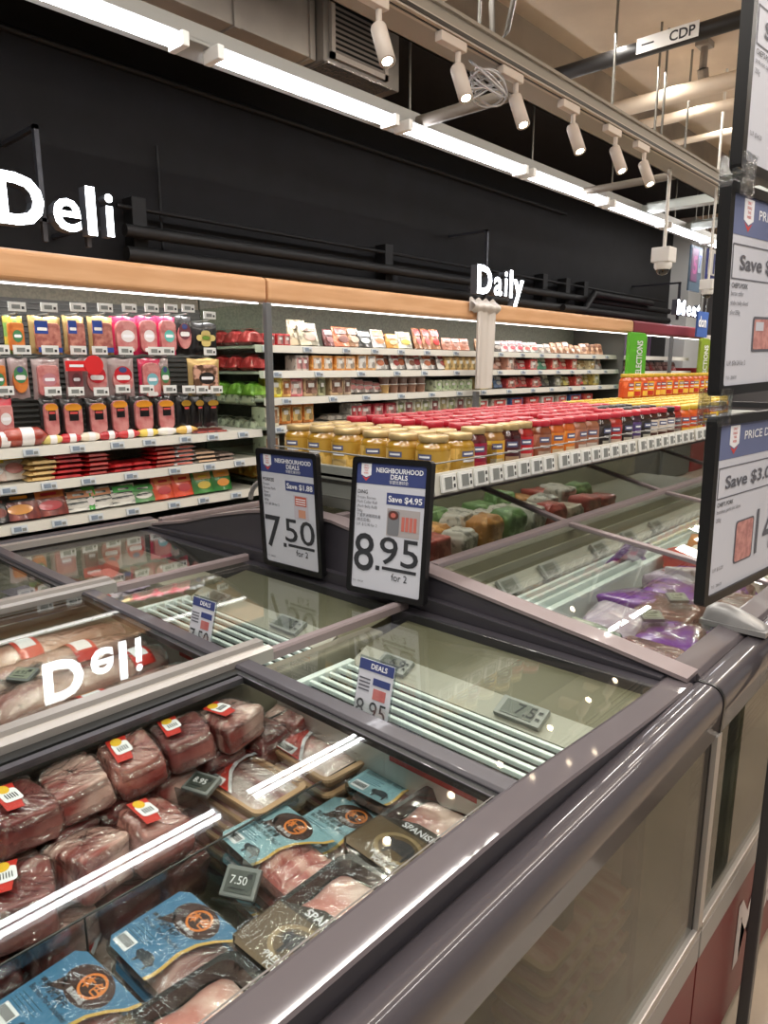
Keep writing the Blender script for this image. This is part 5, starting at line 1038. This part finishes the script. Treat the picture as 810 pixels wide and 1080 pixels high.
# red meat pile at the back of row one
n = 0
SIDE = ['from the left', 'in the pile']
PALEW = M('pale_wrapped', (196, 140, 130), .25, coat=.8, col2=(150, 70, 66), nscale=8, bump=.6)
LAYS = [(1.215, DK, 9, 'lowest back row'), (1.215, -.985, 9, 'second back row'), (1.215, -.892, 9, 'third back row'), (1.205, -.80, 9, 'top back row'), (1.10, DK, 6, 'lowest front row'), (1.10, -.985, 6, 'second front row'), (1.09, -.89, 6, 'top front row')]
for lay, (y0, zb, nn, wh) in enumerate(LAYS):
    for k in range(nn):
        x = .10 + .112 * k + (.04 if lay % 2 else 0)
        if lay > 3 and x > .60: continue
        if lay == 3 and x > .87: continue
        m = [REDM2, PALEW, REDM][(k + lay) % 3] if lay in (3, 6) else [REDM, REDM2, REDM][(k + lay) % 3]
        lump(x, y0 + random.uniform(-.008, .008), zb, .116, .128, .098 if lay != 3 else .08, m, f'wrapped red meat block, {ORD[k]} from left in the {wh} of the pile', random.uniform(-22, 22), (lay in (3, 6) and k % 2 == 0) or k % 4 == 1, n, (random.uniform(-10, 10), random.uniform(-10, 10)))
        n += 1
esl_clip(.685, 1.125, -.822, 'grey clip-on price tag standing on the silvery pork pack', -72, 12, '8.95', True)
esl_clip(.605, .885, -.862, 'dark clip-on price display in front of the central blue tray', -62, 38, '7.50', True)
esl_clip(.575, 1.23, -.785, 'clip-on price tag on the wrapped red meat under the rail', -60, 20, '9.40')
# row two: long wrapped pork
LOG = M('pork_log', (196, 144, 124), .28, coat=.8, col2=(150, 84, 76), nscale=5, lo=.4, hi=.65, stretch=(1, 3, 3), bump=.5, bscale=16)
LOG2 = M('pale_pork_log', (206, 170, 156), .28, coat=.8, col2=(166, 106, 100), nscale=6, lo=.4, hi=.65, stretch=(1, 3, 3), bump=.5, bscale=16)
def log(x, y, z, l, r, m, label, yaw, sticker, seed):
    t = empty('wrapped_pork', x, y, z, label, 'meat', 'long wrapped pork pieces in the second row', (0, 0, R(yaw)))
    rnd = random.Random(seed); a = rnd.random() * 6
    def fn(u, v, k=1.0):
        e = (4 * v * (1 - v)) ** .22 if 0 < v < 1 else 0; th = 2 * PI * u
        rr = r * e * (1 + .08 * math.sin(9 * v + a) + .05 * math.sin(2 * th + 5 * v)) * k
        return ((v - .5) * l * (1 + .02 * (k - 1)), rr * math.cos(th) * 1.12, max(.003, r + rr * math.sin(th) * .93))
    mb = MB(m); mb.grid(fn, 20, 20, m); mb.build('meat', t)
    mb = MB(FILM); mb.grid(lambda u, v: Vector(fn(u, v, 1.06)) + Vector((.003 * math.sin(50 * v), .003 * math.sin(37 * v + 9 * u), .002 * math.sin(60 * v))), 24, 30, FILM); mb.build('film', t)
    if sticker is not None:
        mb = MB(REDP); s0 = sticker
        def band(u0, u1, v0, v1, k, mm): mb.grid(lambda u, v: fn(u0 + (u1 - u0) * u, v0 + (v1 - v0) * v, k), 10, 5, mm)
        band(.08, .42, s0, s0 + .12, 1.09, REDP); band(.2, .34, s0 + .02, s0 + .10, 1.10, WINK if seed % 2 else YELB); band(.12, .18, s0 + .02, s0 + .1, 1.10, YELB); mb.build('label', t)
k = 0
for (y, z, xx) in ((1.44, -1.08, (.1, .62)), (1.58, -1.08, (.2, .72)), (1.72, -1.08, (.1, .64)), (1.86, -1.08, (.2, .7)), (1.97, -1.08, (.2, .7)),
                   (1.44, -.955, (.17, .69)), (1.58, -.955, (.12, .64)), (1.72, -.955, (.17, .69)), (1.86, -.955, (.2, .70)), (1.97, -.955, (.16, .69)),
                   (1.50, -.84, (.17, .69)), (1.66, -.84, (.2, .68)), (1.82, -.845, (.18, .70)), (1.96, -.85, (.20, .71))):
    for q, x in enumerate(xx):
        lev = 'bottom' if z < -1 else 'middle' if z < -.9 else 'top'
        yi = {1.44: 'nearest the front rail', 1.50: 'nearest the front rail', 1.58: 'second back', 1.66: 'second back', 1.72: 'third back', 1.82: 'third back', 1.86: 'fourth back', 1.96: 'against the far rail', 1.97: 'against the far rail'}[y]
        log(x, y, z + .002, .505, .056, [LOG, LOG2][k % 2], f'long wrapped pork piece, {["left", "right"][q]} of two in the {lev} layer, {yi}', random.uniform(-5, 5), (.35 + .2 * (k % 3)) if lev == 'top' else None, k); k += 1
esl_clip(.592, 1.765, -.755, 'clip-on price tag on the long pork, the farther of a pair at left', -58, 16, '8.95')
esl_clip(.535, 1.653, -.755, 'clip-on price tag on the long pork, the nearer of a pair at left', -58, 16, '6.95')
# row three: small mixed packs
k = 0
MIX = [(c(206, 150, 140), 'pink', c(226, 210, 200)), (c(120, 150, 150), 'teal', c(216, 220, 216)), (c(206, 200, 190), 'pale', c(120, 140, 170)), (c(160, 70, 66), 'red', c(226, 210, 206)), (c(150, 140, 160), 'mauve', c(214, 206, 216)), (c(110, 80, 80), 'brown', c(180, 170, 160))]
for r in range(3):
    for q in range(8):
        m, nm, l = MIX[(k * 5 + r) % 6]; x = .28 + q * .160; y = 2.25 + r * .215; k += 1
        flat_stack(x, DK + .002, .14, 1, m, l, f'{nm} frozen pack, {ORD[q]} from left in the rear basin, {["near", "middle", "far"][r]} line', y=y, hh=.16, d=.19, cat='frozen pack', group='packs in the rear basin', name='frozen_pack')
        m2, nm2, l2 = MIX[(k * 7 + 1) % 6]
        flat_stack(x, DK + .166, .14, 1, m2, l2, f'{nm2} frozen pack on the {ORD[q]} pack of the rear basin, {["near", "middle", "far"][r]} line', y=y, hh=.10, d=.19, cat='frozen pack', group='packs in the rear basin', name='frozen_pack')
# small hanging price cards at the grille
for (x, y, z, w2, lab) in ((1.0, .965, -.752, '8.95', 'small white and navy price card reading 8.95 at the first grille'), (.985, 1.60, -.752, '7.50', 'small white and navy price card reading 7.50 at the second grille')):
    t = empty('price_card', x, y, z, lab, 'price card', 'small price cards', (R(-14), 0, R(-86)))
    mb = MB(CLEAR); mb.box(-.05, .05, .001, .004, -.005, .14); mb.build('holder', t)
    mb = MB(PAPER); mb.box(-.047, .047, -.001, .001, 0, .135); mb.build('card', t)
    mb = MB(NAVY); mb.T = Matrix.Translation((0, -.0015, 0)) @ Matrix.Rotation(R(90), 4, 'X'); mb.box(-.047, .047, .112, .135, 0, .0006, NAVY); mb.text('DEALS', .008, .118, .011, WINK, align='C', z=.001, bold=.02); mb.box(-.004, .042, .085, .1, 0, .0006, NAVY); mb.text(w2, 0, .012, .038, INK, align='C', z=.001, maxw=.082)
    for q in range(4): mb.box(-.042, -.012, .068 + .008 * q, .071 + .008 * q, 0, .0006, INKG)
    mb.box(.0, .034, .055, .078, 0, .0006, HAM); mb.build('print', t)
# ---- island freezer contents
PURB = M('purple_bag', (112, 36, 158), .25, coat=.8, col2=(104, 58, 60), nscale=7, lo=.46, hi=.54, bump=.5, bscale=14); DKM = M('dark_bag_meat', (92, 56, 56), .25, coat=.8, col2=(140, 96, 88), nscale=6, bump=.5); LAV = M('lavender_bag', (166, 150, 176), .22, coat=.8, col2=(206, 196, 210), nscale=6, bump=.6)
bags = [(1.80, .70), (1.80, .92), (1.98, .72), (1.98, .9), (2.14, .70), (2.14, .92), (2.30, .72), (2.30, .92), (2.48, .74), (2.48, .95), (2.66, .74), (2.66, .96), (2.84, .76), (2.84, .96)]
for k, (x, y) in enumerate(bags):
    lump(x, y, -1.019, .18, .19, .175, [PURB, DKM][k % 2], f'{["purple", "dark brown"][k % 2]} meat bag under the top purple bags, {od(k)} away from the bulkhead', random.uniform(-8, 8), False, 200 + k, name='frozen_meat_bag', group='vacuum bags in the island freezer', film=False)
top = [(1.84, .70, DKM, 'brown meat bag in the near corner by the bulkhead and rim'), (2.02, .70, PURB, 'purple-streaked bag along the near rim'), (1.84, .90, M('white_green_bag', (200, 206, 190), .25, coat=.8, col2=(60, 90, 76), nscale=9, bump=.5), 'white and green printed bag by the bulkhead'), (2.06, .90, LAV, 'pale lavender bag next to the printed bag'), (2.24, .80, DKM, 'brown marbled meat bag in the middle of the purple bags'), (2.30, .93, PURB, 'bright purple bag beneath the tall purple corner'), (2.46, .86, PURB, 'purple bag behind the two pale price tags'), (2.46, .68, DKM, 'brown meat bag at the rim below the sign boards'), (2.62, .92, LAV, 'pale grey-violet bag farther from the bulkhead'), (2.66, .76, PURB, 'purple bag in front of the second glass seam'), (2.84, .88, PURB, 'farthest purple bag beyond the first glass seam')]
for k, (x, y, m, lab) in enumerate(top): lump(x, y, -.845, .23, .20, .085, m, lab, random.uniform(-14, 14), False, 300 + k, (random.uniform(-8, 8), random.uniform(-8, 8)), name='frozen_meat_bag', group='vacuum bags in the island freezer', film=False)
q = onZ(655, 592, -.76)
t = empty('frozen_meat_bag', q.x, q.y - .03, -.775, 'upright pointed purple and clear bag sticking up among the bags', 'meat', None, (R(12), 0, R(-50)))
PE = M('purple_edge', (110, 44, 150), .3, coat=.6)
mb = MB(PE); mb.prism([(-.14, -.06), (-.115, -.065), (.012, .10), (.0, .125)], 'y', -.006, .006); mb.prism([(.0, .125), (-.012, .112), (.05, .03), (.066, .035)], 'y', -.005, .007); mb.build('bag_edge', t)
mb = MB(LAV); mb.grid(lambda u, v: (-.115 + u * .165 + (.062 - .05 * u) * v * 2 * .9, .01 * math.sin(3 * u + 4 * v), -.065 + u * .10 + (.16 - .09 * u) * v), 8, 8, LAV); mb.build('bag_face', t)
for (px, py, lab) in ((687, 648, 'pale square price tag clipped on the purple bags, nearer the bulkhead'), (714, 629, 'pale square price tag clipped on the purple bags, farther from the bulkhead')):
    q = onZ(px, py, -.735); esl_clip(q.x, q.y, -.745, lab, -48, 14, '5.90')
k = 0
M2 = [(c(206, 70, 50), 'red'), (c(222, 214, 190), 'white'), (c(222, 150, 60), 'orange'), (c(226, 222, 214), 'cream'), (c(150, 60, 110), 'violet'), (c(60, 90, 76), 'dark green')]
for x in (2.98, 3.15, 3.32, 3.55, 3.75, 3.95, 4.15, 4.35):
    for y in (.72, .92):
        m, nm = M2[(k * 5 + 1) % 6]; lump(x, y, -1.019, .17, .17, .24 + .05 * (k % 2), m, f'{nm} frozen bag, {od(k)} beyond the purple bags in the island', random.uniform(-20, 20), False, 400 + k, name='frozen_bag', group='bags in the farther bays', film=False); k += 1
for k, (x, y, m, nm) in enumerate(((2.62, .86, c(196, 190, 196), 'silvery'), (2.86, .98, c(206, 60, 44), 'bright red'), (3.02, .92, c(226, 220, 206), 'white'), (3.16, 1.0, c(222, 140, 50), 'orange'), (3.30, .90, c(214, 206, 150), 'cream yellow'), (3.44, .98, c(196, 56, 50), 'deep red'), (3.60, .94, c(224, 222, 214), 'milk white'))):
    lump(x, y, -.80, .17, .14, .075, m, f'{nm} frozen bag on top in the second bay of the island', random.uniform(-20, 20), False, 620 + k, (random.uniform(-10, 10), random.uniform(-10, 10)), name='frozen_bag', group='bags in the farther bays', film=False)
k = 0
for x in (1.85, 2.10, 2.35, 2.6, 2.85, 3.1, 3.35, 3.6, 3.85, 4.1, 4.35, 4.6, 4.85):
    for y in (2.28, 2.48, 2.68):
        m, nm = [(c(190, 130, 64), 'orange'), (c(214, 208, 198), 'white'), (c(170, 70, 62), 'red'), (c(110, 146, 90), 'green'), (c(200, 184, 164), 'beige')][random.randrange(5)]
        lump(x, y, -1.019, .215, .185, random.uniform(.10, .19), m, f'{nm} frozen pack in the island far half, {od(k)} away from the bulkhead', random.uniform(-12, 12), False, 500 + k, name='frozen_pack', group='packs in the far half of the island', film=False); k += 1
MIDC = [(c(190, 90, 60), 'rust', .14), (c(214, 206, 196), 'white', .10), (c(206, 186, 120), 'straw', .12), (c(150, 140, 126), 'grey', .08), (c(196, 60, 54), 'red', .13), (c(220, 214, 200), 'cream', .09), (c(96, 120, 80), 'olive', .11)]
for k in range(13):
    x = 1.85 + k * .235; m, nm, hh = MIDC[(k * 3) % 7]
    flat_stack(x, -1.018, .21, 1, m, WHITE if nm != 'white' else m, f'{nm} frozen pack in the middle channel under the jar shelf, {od(k)} from the bulkhead', y=1.48, hh=hh, d=.26, cat='frozen pack', group='packs in the middle channel', name='frozen_pack')
# ================================================================ PRICE SIGNS
def rframe(mb, w, h, m, inset, d=.014):
    o = rrect(w, h, .012, 3, 0, h / 2); n = len(o); mb.prism(o, 'y', 0, d, m)
    i = rrect(w - 2 * inset, h - 2 * inset, .008, 3, 0, h / 2)
    mb.add([(p[0], y, p[1]) for y in (0, -.006) for p in o] + [(p[0], y, p[1]) for y in (-.006, 0) for p in i], [f for k in range(n) for f in ((k, (k + 1) % n, n + (k + 1) % n, n + k), (n + k, n + (k + 1) % n, 2 * n + (k + 1) % n, 2 * n + k), (2 * n + k, 2 * n + (k + 1) % n, 3 * n + (k + 1) % n, 3 * n + k))], m)
def shield(mb, x, y, w, h):
    mb.prism([(x - w / 2, y), (x + w / 2, y), (x + w / 2, y - h * .72), (x, y - h * .88), (x - w / 2, y - h * .72)], 'z', 0, .0008, WINK); flatpoly(mb, [(x - w * .42, y - h * .80), (x, y - h * .94), (x + w * .42, y - h * .80), (x, y - h * 1.12)], .0004, RINK)
    for k, s in enumerate(('ONLY', 'DEALS', 'THIS', 'WEEK')): mb.text(s, x, y - h * (.18 + .16 * k), h * .1, RINK, align='C', z=.0012, maxw=w * .8, bold=.01)
def photo_pork(mb, x, y, w, h, col=HAM):
    flatpoly(mb, [(x, y), (x + w, y), (x + w, y + h), (x, y + h)], .0005, M('photo_back', (170, 164, 166), .55)); flatpoly(mb, rrect(w * .36, h * .9, .006, 3, x + w * .21, y + h * .48), .0009, M('photo_grey', (120, 122, 128), .55)); flatpoly(mb, ell(w * .32, h * .34, 16, x + w * .2, y + h * .76), .0012, M('photo_brown', (92, 52, 48), .55)); flatpoly(mb, ell(w * .16, h * .18, 12, x + w * .2, y + h * .76), .0015, M('photo_pink', (196, 110, 100), .55))
    for k in range(4): mb.box(x + w * (.46 + .12 * k), x + w * (.55 + .12 * k), y + h * .22, y + h * .74, .0009, .0013, M('photo_pink', (196, 110, 100), .55))
def photo_flat(mb, x, y, w, h):
    flatpoly(mb, [(x, y), (x + w, y), (x + w, y + h), (x, y + h)], .0005, M('photo_lilac', (196, 190, 202), .55)); flatpoly(mb, [(x + w * .1, y + h * .56), (x + w * .9, y + h * .56), (x + w * .9, y + h * .96), (x + w * .1, y + h * .96)], .0009, M('photo_orange', (190, 90, 70), .55)); flatpoly(mb, [(x + w * .3, y + h * .06), (x + w * .8, y + h * .06), (x + w * .8, y + h * .4), (x + w * .3, y + h * .4)], .0009, M('photo_peach', (206, 150, 126), .55))
    for k in range(3): mb.box(x + w * .16, x + w * .84, y + h * (.62 + .1 * k), y + h * (.66 + .1 * k), .0009, .0013, WINK)
def price_sign(pose, label, save, name, lines, big, cents, photo):
    x, y, z, yaw, tilt, roll = pose
    m = (Matrix.Rotation(R(yaw), 3, 'Z') @ Matrix.Rotation(R(tilt), 3, 'X') @ Matrix.Rotation(R(roll), 3, 'Y'))
    t = empty('price_sign', x, y, z, label, 'sign', 'framed price signs on the freezer', mat=m)
    w, h = .30, .42
    mb = MB(BLACK); rframe(mb, w, h, BLACK, .017); mb.build('frame', t)
    pw, ph, px, pz = w - .034, h - .034, -(w - .034) / 2, .017
    mb = MB(PAPER); mb.add([(p[0], -.0005, p[1]) for p in rrect(pw, ph, .008, 3, 0, h / 2)], [tuple(range(16))]); mb.build('paper', t)
    mb = MB(NAVY); mb.T = Matrix.Translation((px, -.001, pz)) @ Matrix.Rotation(R(90), 4, 'X')
    V = lambda v: ph * (1 - v)
    flatpoly(mb, [(0, V(.165)), (pw, V(.165)), (pw, V(.0)), (0, V(.0))], .0002, NAVY)
    shield(mb, pw * .14, V(.005), pw * .15, ph * .125)
    mb.text('NEIGHBOURHOOD', pw * .62, V(.068), ph * .036, WINK, align='C', z=.001, bold=.025, w=pw * .66); mb.text('DEALS', pw * .62, V(.115), ph * .036, WINK, align='C', z=.001, bold=.025, w=pw * .24); mb.text('邻里优惠好价', pw * .62, V(.15), ph * .022, WINK, align='C', z=.001)
    mb.text(name, pw * .03, V(.245), ph * .030, INK, z=.001, bold=.005)
    for k, s in enumerate(lines): mb.text(s, pw * .03, V(.285 + .036 * k), ph * .022, INKG, z=.001, maxw=pw * .42)
    flatpoly(mb, [(pw * .46, V(.31)), (pw * .985, V(.31)), (pw * .985, V(.22)), (pw * .46, V(.22))], .0004, NAVY); mb.text(save, pw * .722, V(.288), ph * .046, WINK, align='C', z=.001, bold=.02, w=pw * .47)
    photo(mb)
    mb.text(big, pw * .02, V(.855), ph * .30, INK, z=.001, w=pw * .30, bold=.004); mb.box(pw * .355, pw * .41, V(.835), V(.80), .0002, .001, INK)
    mb.text(cents, pw * .40, V(.775), ph * .215, INK, z=.001, w=pw * .55, bold=.004); mb.box(pw * .45, pw * .93, V(.822), V(.798), .0002, .001, INK); mb.text('for 2', pw * .70, V(.895), ph * .055, INK, align='C', z=.001); mb.text('T15 - 28/6/23', pw * .02, V(.955), ph * .014, INKG, z=.001)
    mb.build('print', t)
    mb = MB(BLACK); mb.box(-w * .3, w * .3, .004, .05, .0, .006); mb.build('foot', t, .002)
pw_, ph_ = .266, .386
price_sign((1.488, 1.369, -.680, -86.9, -7.2, -1.7), 'black-framed price sign reading 8.95 for 2 standing at the bulkhead', 'Save $4.95', 'DING', ['Frozen Borneo', 'Pork Collar Roll', '(Pork Belly Roll)', '200g', '丁婆罗洲猪颈肉卷', '(猪五花卷)', 'U.P. $13.90 for 2'], '8', '95', lambda mb: photo_pork(mb, pw_ * .48, ph_ * .45, pw_ * .46, ph_ * .21))
price_sign((1.515, 1.823, -.690, -87.7, 2.4, -.3), 'black-framed price sign reading 7.50 for 2, the farther one', 'Save $1.88', 'PORKEE', ['Frozen', 'Borneo Pork', 'Slices', '猪肉片', '500g', 'U.P. $9.38 for 2'], '7', '50', lambda mb: photo_flat(mb, pw_ * .60, ph_ * .45, pw_ * .26, ph_ * .21))
# hanging boards at right
def board(pose, label, kind):
    x, y, z, yaw, tilt, roll = pose
    m = (Matrix.Rotation(R(yaw), 3, 'Z') @ Matrix.Rotation(R(tilt), 3, 'X') @ Matrix.Rotation(R(roll), 3, 'Y'))
    t = empty('price_board', x, y, z, label, 'sign', 'stacked black-framed price boards', mat=m); w, h = .46, .46
    mb = MB(BLACK); rframe(mb, w, h, BLACK, .022, .02); mb.build('frame', t)
    pw, ph, px, pz = w - .044, h - .044, -(w - .044) / 2, .022
    mb = MB(PAPER); mb.add([(p[0], -.0005, p[1]) for p in rrect(pw, ph, .008, 3, 0, h / 2)], [tuple(range(16))]); mb.build('paper', t)
    mb = MB(NAVY); mb.T = Matrix.Translation((px, -.001, pz)) @ Matrix.Rotation(R(90), 4, 'X')
    V = lambda v: ph * (1 - v)
    SLATE = M('board_slate', (104, 114, 152), .55)
    flatpoly(mb, [(0, V(.20)), (pw, V(.20)), (pw, V(0)), (0, V(0))], .0002, SLATE); shield(mb, pw * .22, V(.01), pw * .13, ph * .15); mb.text('PRICE DROP', pw * .36, V(.10), ph * .05, WINK, z=.001, bold=.01, w=pw * .58)
    o, i = [(.04, .245), (.97, .245), (.97, .43), (.04, .43)], [(.05, .252), (.96, .252), (.96, .423), (.05, .423)]
    mb.add([(p * pw, V(q), .0005) for p, q in o + i], [(k, (k + 1) % 4, 4 + (k + 1) % 4, 4 + k) for k in range(4)], INKG)
    mb.text('Save $' + {'low': '3.00', 'mid': '6.34', 'top': '2.50'}[kind], pw * .14, V(.375), ph * .075, INKG, z=.001, bold=.02, w=pw * .76)
    mb.text("CHEF'S PORK", pw * .05, V(.475), ph * .026, INK, z=.001, bold=.01)
    for k, s in enumerate({'low': ['boneless pork shd slices', '200g'], 'mid': ['baroo collar', 'shabu belly sliced', 'slice 250g'], 'top': ['pork loin cubes', '200g']}[kind]): mb.text(s, pw * .05, V(.515 + .05 * k), ph * .024, INKG, z=.001)
    if kind == 'low':
        flatpoly(mb, rrect(pw * .28, ph * .27, .01, 3, pw * .48, V(.735)), .0004, INKG); flatpoly(mb, rrect(pw * .25, ph * .25, .01, 3, pw * .48, V(.735)), .0008, M('board_pork', (176, 120, 118), .55, col2=(206, 150, 144), nscale=60)); mb.text('14', pw * .66, V(.86), ph * .30, INKG, z=.001, w=pw * .30); mb.text('U.P. $15.20', pw * .05, V(.865), ph * .022, INKG, z=.001)
    elif kind == 'mid':
        flatpoly(mb, rrect(pw * .34, ph * .2, .008, 3, pw * .55, V(.72)), .0004, INKG); flatpoly(mb, rrect(pw * .3, ph * .17, .006, 3, pw * .55, V(.72)), .0008, M('board_pork', (176, 120, 118), .55)); flatpoly(mb, [(pw * .42, V(.70)), (pw * .54, V(.70)), (pw * .54, V(.65)), (pw * .42, V(.65))], .0012, PAPER); mb.text('8', pw * .76, V(.84), ph * .22, INKG, z=.001); mb.text('U.P. $26.24 for 2', pw * .05, V(.89), ph * .026, INKG, z=.001)
    else:
        flatpoly(mb, rrect(pw * .3, ph * .22, .01, 3, pw * .45, V(.70)), .0004, M('board_pink', (220, 160, 166), .55)); flatpoly(mb, rrect(pw * .22, ph * .16, .01, 3, pw * .45, V(.70)), .0008, M('board_red', (206, 110, 116), .55)); mb.text('12', pw * .64, V(.86), ph * .28, INKG, z=.001, w=pw * .32); mb.text('U.P. $14.50', pw * .05, V(.865), ph * .024, INKG, z=.001)
    mb.text('T15 - 28/6/23', pw * .05, V(.965), ph * .018, INKG, z=.001); mb.build('print', t)
board((1.946, .510, -.569, -5.5, -.9, -.4), 'lowest of the three black-framed boards at the right edge', 'low')
board((1.934, .520, -.058, -5, -1.2, -1.5), 'middle one of the three black-framed boards at the right edge', 'mid')
board((1.966, .528, .424, -5, -1, 0), 'topmost of the three black-framed boards, cut by the picture corner', 'top')
CLIPM = glass('clip_clear', (232, 236, 238), .1, .12, .5, 60)
for k, (x, y, z, lab) in enumerate(((1.74, .545, -.087, 'clear plastic clip joining the lower two boards'), (1.745, .545, .413, 'clear plastic clip joining the upper two boards'))):
    t = empty('board_clip', x, y, z, lab, 'clip', 'clear clips between the boards')
    mb = MB(CLIPM); mb.box(-.035, .035, -.022, -.012, -.045, .04); mb.box(-.035, .035, .026, .034, -.045, .04); mb.box(-.035, .035, -.022, .034, -.006, .0); mb.build('clip', t, .003)
    mb = MB(CLEAR); mb.tube([(-.03, .0, 0), (.03, .0, 0)], .012, 8); mb.build('hinge', t)
PST = M('stand_post', (66, 66, 68), .35, .3)
t = empty('sign_stand', 1.965, .385, -2.0, 'dark upright stand post in front of the red panel, holding the boards', 'stand'); o = (1.965, .385, -2.0)
mb = MB(PST); mb.box(1.95, 1.98, .37, .40, -1.99, .95); mb.build('post', t, .004, o)
mb = MB(PST); mb.box(1.88, 2.05, .30, .42, -2.0, -1.985); mb.build('base_plate', t, .003, o)
mb = MB(PST)
for z in (.88, .36, -.10): mb.box(1.955, 1.975, .40, .61 if z > 0 else .58, z, z + .015)
mb.build('bracket', t, .002, o)
